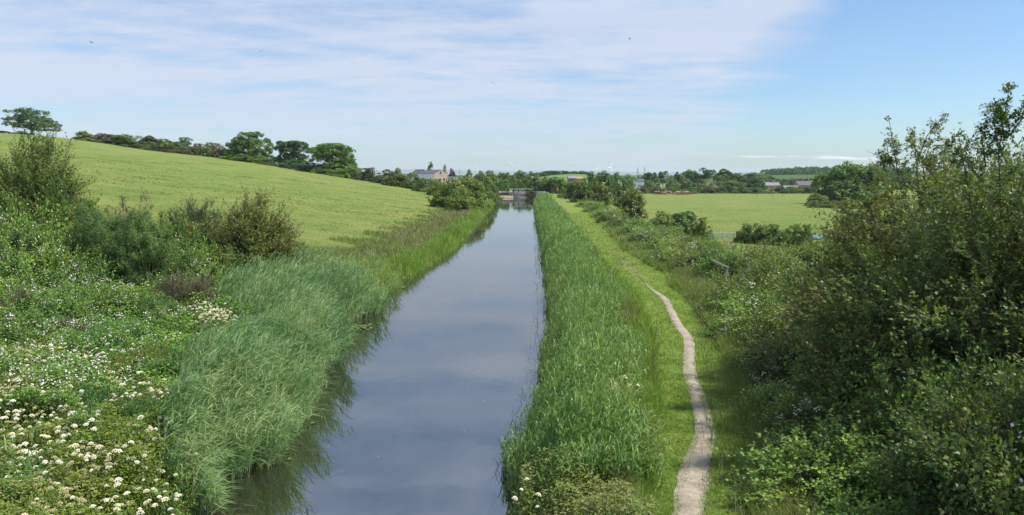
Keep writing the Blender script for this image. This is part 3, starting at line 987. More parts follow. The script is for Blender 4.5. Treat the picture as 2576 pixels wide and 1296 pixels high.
# trees beyond the flat field
FT = [('dome', 1590, 1622, 441, 420, 'midtree', 'mid green tree behind the small white cottage'),
      ('round', 1617, 1656, 433, 390, 'darktree', 'round dark tree right of the small white cottage'),
      ('wind', 1656, 1681, 431, 410, 'darktree', 'small windswept tree with its crown blown right, beyond the cows'),
      ('dome', 1605, 1650, 453, 345, 'midtree', 'green rounded tree in front of the small white cottage'),
      ('bush', 1644, 1664, 466, 338, 'darktree', 'low dark bush right of the green tree by the cottage'),
      ('poplar', 1682, 1694, 442, 460, 'yellowtree', 'tiny pointed yellow-green conifer beyond the cows'),
      ('round', 1697, 1714, 432, 455, 'darktree', 'small dark tree with a bare stem beyond the field'),
      ('bush', 1678, 1707, 452, 362, 'midtree', 'grey-green bush beyond the herd of cows'),
      ('dome', 1709, 1738, 443, 365, 'yellowtree', 'yellow-green tree left of the largest field-edge tree'),
      ('round', 1716, 1760, 427, 428, 'midtree', 'left half of the largest tree group beyond the field'),
      ('wind', 1738, 1796, 423, 425, 'darktree', 'largest dark domed tree beyond the field, arching to the right'),
      ('round', 1718, 1748, 458, 342, 'darktree', 'dark bush in front of the yellow-green tree'),
      ('bush', 1738, 1780, 455, 346, 'yellowtree', 'broad pale yellow-green bush under the largest tree'),
      ('bush', 1774, 1812, 460, 338, 'palewillow', 'pale grey-green rounded bush right of the largest tree'),
      ('willow', 1800, 1844, 419, 405, 'midtree', 'tall feathery willow standing alone beyond the field'),
      ('bush', 1783, 1822, 447, 372, 'yellowtree', 'pale bush at the foot of the tall feathery willow'),
      ('dome', 1820, 1876, 453, 336, 'midtree', 'broad dark green tree on the far field edge, right of the willow'),
      ('round', 1838, 1880, 435, 480, 'darktree', 'dark round tree behind, right of the tall willow'),
      ('round', 1874, 1925, 434, 520, 'midtree', 'tree on the rise left of the hilltop wood'),
      ('dome', 1878, 1922, 446, 372, 'darktree', 'very dark tree at the left end of the stone farm'),
      ('bush', 1868, 1890, 450, 380, 'purpletree', 'purple-leaved tree left of the stone farm'),
      ('round', 1900, 1945, 438, 600, 'midtree', 'tree above the stone farm at the foot of the wood'),
      ('bush', 1962, 1994, 466, 410, 'midtree', 'bush between the two long stone farm buildings'),
      ('bush', 1978, 2012, 470, 395, 'browntree', 'brown bush in front of the right stone farm building'),
      ('bush', 2003, 2050, 470, 345, 'midtree', 'grey-green bush hiding the right stone farm building'),
      ('dome', 2212, 2262, 416, 420, 'darktree', 'dark tree seen through the hawthorn twigs on the right skyline'),
      ('dome', 2250, 2330, 424, 430, 'darktree', 'dark tree line end behind the near hawthorn'),
      ('round', 2360, 2440, 428, 450, 'darktree', 'dark tree far behind the near hawthorn at right')]
for k_ in FT:
    T(*k_[:7], cat='bush' if k_[0] == 'bush' else 'tree', name='bush' if k_[0] == 'bush' else 'tree', trunk=k_[0] != 'bush')
for i in range(34):
    xx = 1590 + i * 16.5 + PRG.uniform(-4, 4)
    T('bush', xx, xx + PRG.uniform(20, 34), PRG.uniform(471, 478), 331 + PRG.uniform(-2, 5), PRG.choice(['hedgeleaf', 'midtree', 'browntree']),
      'low hedge bush along the far edge of the flat field', cat='bush', name='hedge_bush', group='far hedge of the flat field', trunk=False)
for i in range(30):
    xx = 1895 + i * 12 + PRG.uniform(-2, 2)
    T('bush', xx, xx + 18, 453.5 - i * .35 + PRG.uniform(-1, 1), 560 + i * 3, 'darktree',
      'bush in the dark hedge climbing the rise below the hilltop wood', cat='bush', name='hedge_bush', group='hedge below the hilltop wood', trunk=False)
# big willow clump at the right of the field
T('dome', 2052, 2130, 428, 212, 'sycamore', 'left lobe of the big bright green willow clump in the field', name='willow_tree')
T('dome', 2090, 2190, 406, 208, 'sycamore', 'tallest willow of the clump at the right of the field', name='willow_tree')
T('dome', 2140, 2214, 412, 204, 'midtree', 'right-hand willow of the clump, partly behind hawthorn twigs', name='willow_tree')
T('dome', 2090, 2180, 452, 198, 'darktree', 'low dark willow in front of the clump', name='willow_tree')
T('bush', 2036, 2082, 490, 196, 'hedgeleaf', 'small olive bush at the left foot of the willow clump', cat='bush', name='bush')
for i in range(9):
    xx = 2040 + i * 21
    T('bush', xx, xx + 30, 506 + PRG.uniform(-2, 3), 187 - i * 1.2, 'hedgeleaf', 'low bush in the hedge under the willow clump', cat='bush', name='hedge_bush', group='low hedge under the willow clump', trunk=False)

# wood on the far hill: one mass
rng = np.random.default_rng(77)
s = Soup()
n = 420
cx = rng.uniform(at(1925, 430, 900)[0], at(2240, 430, 900)[0], n); cy = rng.uniform(850, 930, n)
lob = np.stack([cx, cy, ground(cx, cy) + rng.uniform(1.6, 4.4, n) * np.clip((cx - cx.min()) / 40, .35, 1), np.full(n, 4.6), np.full(n, 4.6), rng.uniform(3.5, 5.5, n)], 1)
s = crown_mesh('wood', 5, lob, 60000, 1.1, fill=.1, nclump=5)
tag(link('far_woodland', s.mesh('far_woodland', M['darktree'])), 'long dense dark wood capping the far hill at right', 'woodland', kind='stuff')
# hazy mass of trees and hedges over the plain in front of the blue hills
s = Soup(); n = 1500
cy = rng.uniform(700, 3800, n); cx = rng.uniform(-.35, .72, n) * cy
hh = rng.uniform(2.5, 7.5, n)
row = vnoise(cx / 90, cy / 160, 3) > .42
cx, cy, hh = cx[row], cy[row], hh[row]; n = len(cx)
lob = np.stack([cx, cy, ground(cx, cy) + hh * .35, rng.uniform(9, 24, n), np.full(n, 6.), hh * .65], 1)
s = crown_mesh('wood', 6, lob, 52000, 2.2, fill=0, nclump=5)
tag(link('distant_trees', s.mesh('distant_trees', M['midtree'])), 'hazy hedgerow trees scattered over the flat plain before the blue hills', 'woodland', kind='stuff')

# ------------------------------------------------------------------ stemmy shrubs
def shrub(seed, rad, height, nst, twigs, per, leaf, spread=1.0, lobed=False, upright=0.0, tw=.22, twig_r=.004, core=.35, aspect=.8, skew=(0, 0), leaders=()):
    """stems fan out from the base; twigs with leaves along them; a few longer sprays break the outline"""
    rng = np.random.default_rng(seed)
    th = rng.uniform(0, 2 * np.pi, nst)
    ph = np.arccos(1 - rng.random(nst) * (1 - .05)) * spread * (1 - upright * .6)
    d = np.stack([np.sin(ph) * np.cos(th), np.sin(ph) * np.sin(th), np.cos(ph)], 1)
    lump = .74 + .42 * fbm(d[:, 0] * 2.2 + 3, d[:, 1] * 2.2 + d[:, 2], seed, 2) + rng.uniform(-.10, .14, nst)
    E = d * np.array([rad, rad, height]) * lump[:, None]
    E[:, 0] += skew[0] * E[:, 2]; E[:, 1] += skew[1] * E[:, 2]
    A = np.stack([rng.normal(0, .07 * rad, nst), rng.normal(0, .07 * rad, nst), np.zeros(nst)], 1)
    E += A
    Mid = (A + E) / 2 + np.array([0, 0, 1]) * (.16 * height * np.sin(ph))[:, None] + rsph(rng, nst) * .05 * rad
    wood = Soup(); fol = Soup()
    tubes(wood, rng, A, E, (.004 * height + .004) * rng.uniform(.6, 1.4, nst), .002, 5, mid=Mid)

    def pt(i, t):
        a, m_, e = A[i], Mid[i], E[i]
        t = t[:, None]
        return a * (1 - t) ** 2 + 2 * m_ * t * (1 - t) + e * t ** 2

    def tan(i, t):
        a, m_, e = A[i], Mid[i], E[i]
        t = t[:, None]
        return nrm(2 * (m_ - a) * (1 - t) + 2 * (e - m_) * t)
    nt_ = nst * twigs
    i = rng.integers(0, nst, nt_)
    t = rng.uniform(core, 1.0, nt_) ** .8
    B = pt(i, t); dd = nrm(tan(i, t) + rsph(rng, nt_) * .85 + np.array([0, 0, .25 + upright]))
    ln_ = tw * rad * rng.uniform(.5, 1.3, nt_)
    tip = rng.random(nt_) < .05
    ln_[tip] *= 1.7
    TE = B + dd * ln_[:, None] + np.array([0, 0, -.04]) * ln_[:, None]
    if len(leaders):
        lB = []; lE = []
        segs = []
        for (p0, p1, k_) in leaders:
            p0 = np.array(p0, float); p1 = np.array(p1, float); ll = np.linalg.norm(p1 - p0)
            m1 = (p0 + p1) / 2 + rsph(rng, 1)[0] * .10 * ll
            segs.append((p0, m1, p1, .014, int(k_ * .4)))
            for q in range(9):
                t0 = rng.uniform(.2, .95)
                b0 = p0 * (1 - t0) ** 2 + 2 * m1 * t0 * (1 - t0) + p1 * t0 ** 2
                dv = nrm((p1 - p0)[None] / ll * .55 + rsph(rng, 1) * np.array([[1., .8, .35]]))[0]
                sl_ = ll * rng.uniform(.16, .42) * (1.25 - t0)
                e0 = b0 + dv * sl_
                segs.append((b0, (b0 + e0) / 2 + np.array([0, 0, -.06 * sl_]), e0, .006, max(3, int(k_ * .12))))
        for p0, m1, p1, r0, k_ in segs:
            tubes(wood, rng, p0[None], p1[None], r0, r0 * .35, 5, mid=m1[None])
            tt = rng.uniform(.12, 1, k_)[:, None]
            b0 = p0 * (1 - tt) ** 2 + 2 * m1 * tt * (1 - tt) + p1 * tt ** 2
            q = nrm((p1 - p0)[None] + rsph(rng, k_) * .9 * np.linalg.norm(p1 - p0))
            lB.append(b0); lE.append(b0 + q * rng.uniform(.05, .17, k_)[:, None])
        B = np.concatenate([B] + lB); TE = np.concatenate([TE] + lE); nt_ = len(B)
        ln_ = np.linalg.norm(TE - B, axis=1); dd = nrm(TE - B)
    if twig_r:
        tubes(wood, rng, B, TE, twig_r, twig_r * .35, 3)
    nl = nt_ * per
    j = np.repeat(np.arange(nt_), per)
    tt = rng.uniform(.05, 1.05, nl)
    P = B[j] + (TE - B)[j] * tt[:, None] + rsph(rng, nl) * leaf * .5
    D = dd[j] + rsph(rng, nl) * .9
    N = rsph(rng, nl) * .7 + np.array([0, 0, .9]) + nrm(P * np.array([1, 1, .7])) * .5
    L = leaf * rng.uniform(.55, 1.25, nl) * np.where(j >= nst * twigs, .68, 1.0)
    v = np.clip(rng.random(nt_)[j] * .6 + rng.random(nl) * .4, 0, 1)
    leaves(fol, rng, P, D, N, L, L * aspect, lobed, v)
    return fol, wood


def blossom(seed, rad, height, n, size, clus=7, spread=.08, skin=.92, low=.25):
    """clusters of small petals over the outside of a bush"""
    rng = np.random.default_rng(seed)
    d = rsph(rng, n); d[:, 2] = np.abs(d[:, 2]) * .9 + low; d = nrm(d)
    C = d * np.array([rad, rad, height]) * rng.uniform(skin - .08, skin + .1, n)[:, None]
    P = np.repeat(C, clus, 0) + rsph(rng, n * clus) * spread
    s = Soup()
    D = rsph(rng, n * clus)
    N = np.repeat(d, clus, 0) + rsph(rng, n * clus) * .5
    leaves(s, rng, P, D, N, size, size)
    return s


def place(name, loc, fol, wood, fm, wm_, label, cat, extra=None, em_=None, en='blossom', group=None, rz=0, fn='foliage', wname='stems'):
    o = empty(name, loc, rz)
    tag(o, label, cat, group)
    link(fn, fol.mesh(fn, M[fm]), o)
    if wood is not None: link(wname, wood.mesh(wname, M[wm_]), o)
    if extra is not None: link(en, extra.mesh(en, M[em_]), o)
    return o


def sp(px, dist, sink=.1):
    """foot of a plant seen at picture column px, dist metres away"""
    x = at(px, 600, dist)[0]
    return (x, dist, gz(x, dist) - sink)


# near left bank shrubs
f, w = shrub(21, 2.15, 5.3, 280, 36, 13, .072, upright=.05, spread=1.1, lobed=True, skew=(.06, 0), tw=.26, core=.25)
place('hawthorn_bush', sp(72, 31), f, w, 'hawthorn_red', 'twig', 'tall twiggy hawthorn at the left edge, half in front of the hill field', 'bush')
def gorse(seed, r, h, n=42000):
    rg = np.random.default_rng(seed)
    k = 16
    a = rg.uniform(0, 6.28, k); z = rg.uniform(.18, .80, k); q = rg.uniform(.15, .62, k) * np.sqrt(np.maximum(.1, 1.05 - z))
    Lb = np.stack([q * np.cos(a) * r * 1.15, q * np.sin(a) * r * 1.15, z * h, np.full(k, .30 * r), np.full(k, .30 * r), rg.uniform(.16, .24, k) * h], 1)
    Lb = np.concatenate([Lb, [[0, 0, .4 * h, .6 * r, .6 * r, .42 * h]]])
    f = crown_mesh('g', seed, Lb, n, .085, fill=.3, nclump=18, aspect=.16, shell=(.6, 1.15))
    w = Soup()
    A = np.repeat([[0., 0, 0]], k, 0)
    tubes(w, rg, A, Lb[:k, :3], .03, .01, 5)
    return f, w


f, w = gorse(22, 1.55, 3.6, 60000)
place('gorse_bush', sp(262, 27.5), f, w, 'gorse', 'twig', 'left half of the dark green gorse between the two hawthorns', 'bush')
f, w = gorse(23, 1.55, 3.5, 60000)
place('gorse_bush', sp(358, 27.0), f, w, 'gorse', 'twig', 'right half of the dark green gorse between the two hawthorns', 'bush')
f, w = shrub(24, 1.5, 3.6, 26, 26, 9, .05, upright=.2, tw=.22, spread=.9)
place('hawthorn_bush', sp(330, 29.5), f, w, 'deadgorse', 'brownwood', 'sparse reddish-brown twigs rising behind the gorse', 'bush', wname='twigs')
f, w = shrub(25, 1.45, 3.3, 220, 36, 12, .06, upright=.25, spread=1.0, aspect=.4, tw=.26, core=.2)
place('blackthorn_bush', sp(500, 33), f, w, 'narrowleaf', 'twig', 'upright grey-green thorn left of the reddish hawthorn, behind the reeds', 'bush')
f, w = shrub(26, 2.1, 3.7, 280, 36, 13, .072, upright=.05, lobed=True, skew=(.16, 0), tw=.27, core=.25, spread=1.1)
place('hawthorn_bush', sp(610, 32), f, w, 'hawthorn_red', 'twig', 'reddish-topped hawthorn behind the reed bed, in the middle of the left bank', 'bush')
f, w = shrub(27, 1.2, 2.1, 110, 28, 10, .07, lobed=True)
place('hawthorn_bush', sp(722, 35), f, w, 'hedgeleaf', 'twig', 'small thorn bush right of the reddish hawthorn, against the field', 'bush')
f, w = shrub(28, 1.2, 1.9, 110, 28, 10, .07, lobed=True)
place('hawthorn_bush', sp(672, 33), f, w, 'hawthorn', 'twig', 'low dark thorn under the right side of the reddish hawthorn', 'bush')
f, w = shrub(29, 1.25, 1.65, 90, 30, 8, .05, aspect=.3, tw=.3)
place('gorse_bush', sp(455, 25.5), f, w, 'deadgorse', 'twig', 'dead brown gorse tangle in front of the upright thorn', 'bush')
f, w = shrub(30, 1.0, 1.2, 90, 30, 8, .05, aspect=.3, tw=.3)
place('gorse_bush', sp(30, 21.5), f, w, 'deadgorse', 'twig', 'brown dying gorse at the left edge among white bramble flowers', 'bush')
f, w = gorse(31, 1.0, 1.25, 24000)
place('gorse_bush', sp(395, 23), f, w, 'gorse', 'twig', 'small green gorse mound below the dead gorse', 'bush')
f, w = gorse(32, .6, 1.05, 12000)
place('gorse_bush', sp(505, 22.5), f, w, 'gorse', 'twig', 'smallest green gorse tuft beside the back of the reed bed', 'bush')
f, w = shrub(33, .8, .9, 70, 30, 8, .05, aspect=.3, tw=.3)
place('gorse_bush', sp(150, 20), f, w, 'deadgorse', 'twig', 'brown twiggy patch in the bramble at lower left of the gorse', 'bush')

f, w = shrub(34, 1.45, 2.9, 170, 34, 12, .065, lobed=True, spread=1.1, core=.25)
place('hawthorn_bush', sp(425, 30.5), f, w, 'hawthorn', 'twig', 'green thorn bush filling the gap between the gorse and the upright thorn', 'bush')
f, w = shrub(35, 1.7, 3.5, 190, 34, 12, .065, lobed=True, spread=1.1, core=.25)
place('hawthorn_bush', sp(165, 29.5), f, w, 'hawthorn', 'twig', 'dark green thorn joined to the right side of the tall left hawthorn', 'bush')
f, w = shrub(36, 1.2, 1.9, 120, 30, 10, .065, lobed=True, spread=1.1, core=.25)
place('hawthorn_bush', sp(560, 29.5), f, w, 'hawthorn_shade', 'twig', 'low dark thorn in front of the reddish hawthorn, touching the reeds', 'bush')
f, w = shrub(37, 1.5, 2.2, 150, 30, 10, .065, lobed=True, spread=1.1, core=.25)
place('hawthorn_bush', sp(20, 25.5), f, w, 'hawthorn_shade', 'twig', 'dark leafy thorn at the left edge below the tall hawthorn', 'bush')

# bramble mounds: four source meshes, many copies
BR = []
for i in range(4):
    f, w = shrub(40 + i, 1.0, 1.0, 90, 26, 7, .050, spread=1.15, aspect=.75, tw=.30, twig_r=.0025)
    bl = blossom(50 + i, .97, .95, 60, .036, 8, .055)
    BR.append((f.mesh('bramble_foliage', M['bramble']), w.mesh('bramble_stems', M['twig']), bl.mesh('bramble_blossom', M['petal_pink'])))


def bramble(x, y, r, h, label, group=None, mat='bramble', flowers=True, cat='bush', name='bramble_bush', sink=.15):
    a, b_, c_ = BR[PRG.randrange(4)]
    o = empty(name, (x, y, gz(x, y) - sink), PRG.uniform(0, 6.28), (r, r, h))
    tag(o, label, cat, group)
    link('foliage', a, o, M[mat]); link('stems', b_, o, M['twig'])
    if flowers: link('blossom', c_, o, M['petal_pink'])
    return o


LB = 'bramble mound with pinkish white flowers below the hawthorns on the left bank'
GL = 'bramble mounds on the left bank'
for (px, d_, r_, h_) in [(30, 27, 1.6, 2.3), (110, 26, 1.5, 2.0), (175, 25.5, 1.3, 1.7), (-30, 24, 1.5, 1.9), (60, 22.5, 1.3, 1.3), (130, 22, 1.2, 1.2), (215, 23.5, 1.2, 1.2),
                         (300, 24.5, 1.1, 1.1), (-20, 19.5, 1.2, 1.2), (70, 19, 1.1, 1.0), (10, 17, 1.1, 1.0), (90, 16.8, 1.0, .9), (165, 17.5, 1.0, .9), (590, 30, 1.2, 1.3), (520, 28.5, 1.1, 1.5),
                         (440, 30, 1.5, 2.6), (475, 29, 1.3, 2.1), (185, 29.5, 1.5, 3.0), (380, 28.5, 1.2, 1.9), (560, 30.5, 1.3, 1.9), (640, 31, 1.3, 1.7), (700, 32, 1.2, 1.5), (140, 29, 1.6, 2.6), (190, 28, 1.4, 2.3), (90, 28, 1.6, 2.6), (-10, 28, 1.7, 2.7), (755, 34, 1.0, 1.2)]:
    x_ = at(px, 600, d_)[0]
    bramble(x_, d_, r_, h_, LB, GL)

# thicket right of the towpath
LT = 'bramble bush with scattered white flowers in the thicket right of the towpath'
GT = 'bramble bushes of the thicket right of the towpath'
yv = 9.5
k = 0
while yv < 47:
    off = 1.2
    while True:
        xx = float(Hf(yv)) + off + PRG.uniform(-.25, .25)
        if xx > .70 * yv + 1.5 and off > 1.5: break
        if off > 15: break
        if abs(xx - 9.7) < 1.3 and 31.5 < yv < 35.5:
            off += 2.0; continue
        r_ = PRG.uniform(1.15, 1.7); h_ = PRG.uniform(1.1, 1.6) + min(off, 5) * .14
        if yv < 30: h_ *= .9 + .25 * (off > 3)
        if yv < 21 and off < 2.5: h_ *= .72
        h_ = min(h_, max(5.75 - .099 * yv - gz(xx, yv) + .05, .55))
        bramble(xx, yv + PRG.uniform(-.5, .5), r_, h_, LT, GT, mat=PRG.choice(['bramble', 'bramble', 'hedgeleaf']), flowers=PRG.random() < .75)
        off += 1.9 + off * .06
        k += 1
    yv += 1.5 + yv * .030
print('thicket bushes', k)
# hedge further along the towpath
for i, (px0, px1, yt, d_) in enumerate([(1640, 1700, 628, 50), (1688, 1765, 622, 47), (1745, 1800, 618, 49), (1600, 1650, 606, 55), (1560, 1615, 588, 62), (1620, 1680, 600, 60), (1575, 1625, 575, 70),
                                         (1520, 1565, 560, 80), (1500, 1540, 548, 90), (1480, 1520, 535, 104), (1460, 1500, 520, 120), (1440, 1470, 508, 140),
                                         (1650, 1720, 640, 43), (1700, 1780, 650, 40), (1590, 1650, 610, 57), (1540, 1590, 572, 72), (1620, 1690, 612, 66), (1680, 1740, 612, 58), (1512, 1550, 545, 94)]):
    c = at((px0 + px1) / 2, yt, d_)
    bramble(c[0], d_, (px1 - px0) / FP * d_ * .85, max(c[2] - gz(c[0], d_) + .15, 1.1), 'hedge bush with grey-green leaves along the towpath towards the elders',
            'hedge bushes along the far towpath', mat='hedgeleaf' if i % 2 else 'bramble', name='hedge_bush')
# elders in flower
for (px0, px1, yt, d_, lb, sd_) in [(1547, 1622, 477, 97, 'flowering elder nearest the field, cream flower heads, brownish leaves', 61),
                                    (1478, 1546, 457, 125, 'larger green flowering elder along the towpath hedge', 62),
                                    (1448, 1490, 462, 140, 'smaller elder left of the larger green one', 63)]:
    c = at((px0 + px1) / 2, yt, d_)
    r_ = (px1 - px0) / FP * d_ * .5; z0 = gz(c[0], d_); h_ = c[2] - z0
    f, w = shrub(sd_, r_, h_, 90, 22, 7, .17, spread=1.0, tw=.25, twig_r=.01)
    bl = blossom(sd_, r_, h_, 70, .13, 5, .12, low=.1)
    place('elder_bush', (c[0], d_, z0 - .1), f, w, 'hedgeleaf', 'twig', lb, 'bush', bl, 'petal_cream')
# field hedge by the gate
for i, (px0, px1, yt, d_, mt) in enumerate([(1620, 1702, 540, 96, 'hawthorn'), (1655, 1735, 542, 97, 'midtree'), (1690, 1756, 540, 98, 'midtree')]):
    T('bush', px0, px1, yt, d_, mt, 'bush in the clipped hedge piece left of the field gate', cat='bush', name='hedge_bush', group='hedge left of the field gate')
T('bush', 1750, 1792, 553, 95, 'hawthorn', 'round dark bush standing against the left gate post', cat='bush', name='hedge_bush')
for i, (px0, px1, yt) in enumerate([(1856, 1884, 560), (1878, 1912, 560), (1905, 1945, 563), (1935, 1972, 562), (1965, 2010, 566), (1985, 2025, 562), (2015, 2042, 563), (2085, 2115, 566), (2095, 2150, 568)]):
    T('bush', px0 - 4, px1 + 4, yt + 8, 90 - i * .8, 'hawthorn' if i % 2 else 'hedgeleaf', 'thin hedge bush in the row right of the field gate', cat='bush', name='hedge_bush', group='hedge right of the field gate')

# the big hawthorns in shade at the right
def up_leaders(base, specs, dist):
    out = []
    for (a, b_, k_) in specs:
        p0 = at(a[0], a[1], dist[0]) - base; p1 = at(b_[0], b_[1], dist[1]) - base
        out.append((p0, p1, k_))
    return out


bx = np.array([10.1, 13.2, gz(10.1, 13.2) - .1])
ld = up_leaders(bx, [((2520, 600), (2540, 212), 60), ((2540, 330), (2500, 250), 14), ((2545, 330), (2580, 260), 14), ((2570, 560), (2385, 350), 44), ((2480, 420), (2470, 320), 14), ((2450, 560), (2410, 330), 34), ((2540, 420), (2500, 300), 20)], (12.6, 12.0))
f, w = shrub(71, 3.6, 6.0, 310, 40, 14, .072, lobed=True, tw=.20, spread=1.1, core=.45, leaders=ld)
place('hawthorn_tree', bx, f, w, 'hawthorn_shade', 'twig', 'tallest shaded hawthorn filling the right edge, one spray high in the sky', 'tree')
bx = np.array([9.9, 17.0, gz(9.9, 17) - .1])
ld = up_leaders(bx, [((2300, 620), (2236, 298), 56), ((2270, 400), (2215, 400), 18), ((2340, 620), (2300, 330), 44), ((2310, 400), (2370, 296), 22), ((2330, 470), (2345, 350), 20), ((2250, 420), (2228, 352), 14),
                     ((2350, 600), (2420, 360), 34), ((2250, 560), (2090, 525), 26), ((2200, 560), (2160, 500), 10)], (16, 15.4))
f, w = shrub(72, 3.0, 5.45, 260, 40, 13, .078, lobed=True, tw=.2, spread=1.12, core=.45, leaders=ld)
place('hawthorn_tree', bx, f, w, 'hawthorn_red', 'twig', 'hawthorn with thin arching sprays against the sky, left of the tallest one', 'tree')
bx = np.array([7.3, 9.6, gz(7.3, 9.6) - .1])
f, w = shrub(73, 2.2, 2.9, 170, 40, 13, .062, lobed=True, tw=.22, spread=1.15, core=.4)
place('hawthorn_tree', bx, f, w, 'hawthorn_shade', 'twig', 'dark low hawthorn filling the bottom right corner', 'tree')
bx = np.array([8.4, 14.2, gz(8.4, 14.2) - .1])
f, w = shrub(74, 2.4, 3.7, 160, 38, 12, .068, lobed=True, tw=.22, spread=1.15, core=.4)
place('hawthorn_tree', bx, f, w, 'hawthorn_red', 'twig', 'lower hawthorn with yellow and red-tinged leaves in front of the arching one', 'tree')
bx = np.array([14.5, 22.5, gz(14.5, 22.5) - .1])
f, w = shrub(75, 3.4, 6.0, 210, 34, 11, .085, lobed=True, tw=.22, spread=1.1)
place('hawthorn_tree', bx, f, w, 'hawthorn_red', 'twig', 'hawthorn standing behind the tallest one at right', 'tree')
#@@END2

# ------------------------------------------------------------------ reeds, grasses and herbs (uncountable cover)
def scatter(rng, n, xf0, xf1, y0, y1, p=1.0):
    """points between two curves of y, denser near y0"""
    t = rng.random(n)
    y = y0 + (y1 - y0) * t ** p
    a, b_ = xf0(y), xf1(y)
    x = a + (b_ - a) * rng.random(n)
    return x, y


def reed_bed(name, seed, bands, mat, label, lean_xy, top_fn=None, dead=0):
    """bands: (n, xf0, xf1, y0, y1, stem height, leaf length, leaf width, per stem)"""
    rng = np.random.default_rng(seed)
    s = Soup()
    for (n, f0, f1, y0, y1, H, LL, LW, per) in bands:
        x, y = scatter(rng, n, f0, f1, y0, y1, 1.15)
        z = np.maximum(ground(x, y), -.25)
        hh = H * (.52 + .85 * fbm(x / 1.1, y / 1.1, seed, 2)) * rng.uniform(.8, 1.12, n)
        hh = hh * (.62 + .38 * sstep(y0, y0 + 2.0, y))
        fr = np.clip((x - f0(y)) / np.maximum(f1(y) - f0(y), .1), 0, 1)
        hh = hh * (.78 + .42 * np.sin(np.pi * np.clip(fr * .8 + .1, 0, 1)))
        lx = lean_xy[0] * (.5 + fbm(x / 2.5, y / 2.5, seed + 3, 2)) + rng.normal(0, .10, n)
        ly = lean_xy[1] + rng.normal(0, .12, n) + (fbm(x / 2, y / 2, seed + 9, 2) - .5) * .5
        P = np.stack([x, y, z], 1)
        LE = np.stack([lx, ly], 1) * hh[:, None]
        # stems
        blades(s, rng, P, LE, hh, LW * .45, .06, 2)
        j = np.repeat(np.arange(n), per)
        t = rng.uniform(.25, 1.0, len(j))
        B = P[j] + np.concatenate([LE[j] * (t ** 1.6)[:, None], (hh[j] * t)[:, None]], 1)
        a = rng.uniform(0, 2 * np.pi, len(j))
        dirv = np.stack([np.cos(a) * .75 + lean_xy[0] * 2.4, np.sin(a) * .75 + lean_xy[1] * 1.6], 1)
        L = LL * rng.uniform(.6, 1.2, len(j))
        up = L * rng.uniform(.55, .95, len(j))
        vv = np.clip(.55 * rng.random(len(j)) + .45 * rng.random(n)[j], 0, 1)
        blades(s, rng, B, dirv * (L * .55)[:, None], up, LW, rng.uniform(.15, .85, len(j)), 3, vv)
    return tag(link(name, s.mesh(name, M[mat])), label, 'reeds', kind='stuff')


NB = lambda a, b_: (lambda y: Lf(y) + a + b_ * np.sin(y * .9) + .3 * np.sin(y * 2.3))
RB = lambda a, b_: (lambda y: Rf(y) + a + b_ * np.sin(y * .7 + 1) + .12 * np.sin(y * 2.1))
# left: two swells of tall pale reed leaning over the water
def edge1(y): return Lf(y) - np.interp(y, [8, 12.2, 14, 16, 18, 20, 21.2], [.2, .8, 1.4, 2.2, 2.6, 2.0, 1.0])
def edge2(y): return Lf(y) - np.interp(y, [20.5, 22, 24, 28, 31, 33], [1.2, 2.0, 3.3, 4.7, 5.2, 4.6])
reed_bed('reed_bed', 201, [(2700, edge1, NB(.28, .30), 12.0, 21.0, 1.4, .58, .032, 6)], 'reed',
         'tall pale green reeds leaning over the water on the near left bank', (.38, -.10))
reed_bed('reed_bed', 202, [(2800, edge2, NB(.18, .26), 21.3, 32.5, 1.4, .62, .036, 6)], 'reed',
         'second reed bed further along the left bank, in front of the hawthorns', (.34, -.02))
reed_bed('reed_bed', 203, [(1100, NB(-2.6, .1), NB(.1, .1), 30.5, 37.5, 1.0, .5, .03, 6)], 'reed_right',
         'shorter dark green reeds where the left bank bulges into the canal', (.25, -.05))
reed_bed('reed_bed', 204, [(260, lambda y: -9.2 + (y - 10.5) * .2, lambda y: -6.9 + 0 * y, 8.8, 11.0, .85, .5, .022, 6)], 'reed',
         'reed clump at the bottom edge left of the white umbels', (.1, -.1))
# right: one long reed bed between water and towpath grass
reed_bed('reed_bed', 205, [(3800, RB(-.22, .24), RB(2.3, .15), 11.4, 22, 1.05, .45, .030, 5),
                           (3800, RB(-.1, .1), RB(2.4, .15), 22, 42, 1.15, .48, .030, 5),
                           (3600, RB(-.05, .1), RB(2.6, .2), 42, 80, 1.2, .55, .05, 4),
                           (3600, RB(-.05, .1), RB(3.0, .2), 80, 152, 1.2, .6, .09, 4)], 'reed_right',
         'long bed of green reeds between the canal and the towpath', (.10, -.16))
# reeds growing out of the water, thin dark sprigs
rng = np.random.default_rng(3)
s = Soup()
for (n, fx, y0, y1, w_) in [(150, lambda y, r_: Rf(y) - .15 - r_ * .55, 11.5, 36, .012), (120, lambda y, r_: Rf(y) - .1 - r_ * .5, 36, 90, .03),
                        (110, lambda y, r_: Lf(y) + .1 + r_ * 1.0, 17, 46, .015), (100, lambda y, r_: Lf(y) + .1 + r_ * .9, 46, 120, .03)]:
    y = rng.uniform(y0, y1, n); y = y0 + (np.round((y - y0) / 1.3) * 1.3) + rng.normal(0, .25, n)
    x = fx(y, rng.random(n) ** 1.6)
    P = np.stack([x, y, 0 * x - .05], 1)
    blades(s, rng, P, rng.normal(0, .22, (n, 2)), rng.uniform(.2, .6, n), w_, .35, 3)
    P2 = P + np.array([0, 0, .18])
    blades(s, rng, P2, rng.normal(0, .3, (n, 2)), rng.uniform(.05, .25, n), w_ * 1.4, .5, 3)
tag(link('water_sprigs', s.mesh('water_sprigs', M['narrowleaf'])), 'thin dark reed sprigs standing in the shallow water along both banks', 'reeds', kind='stuff')
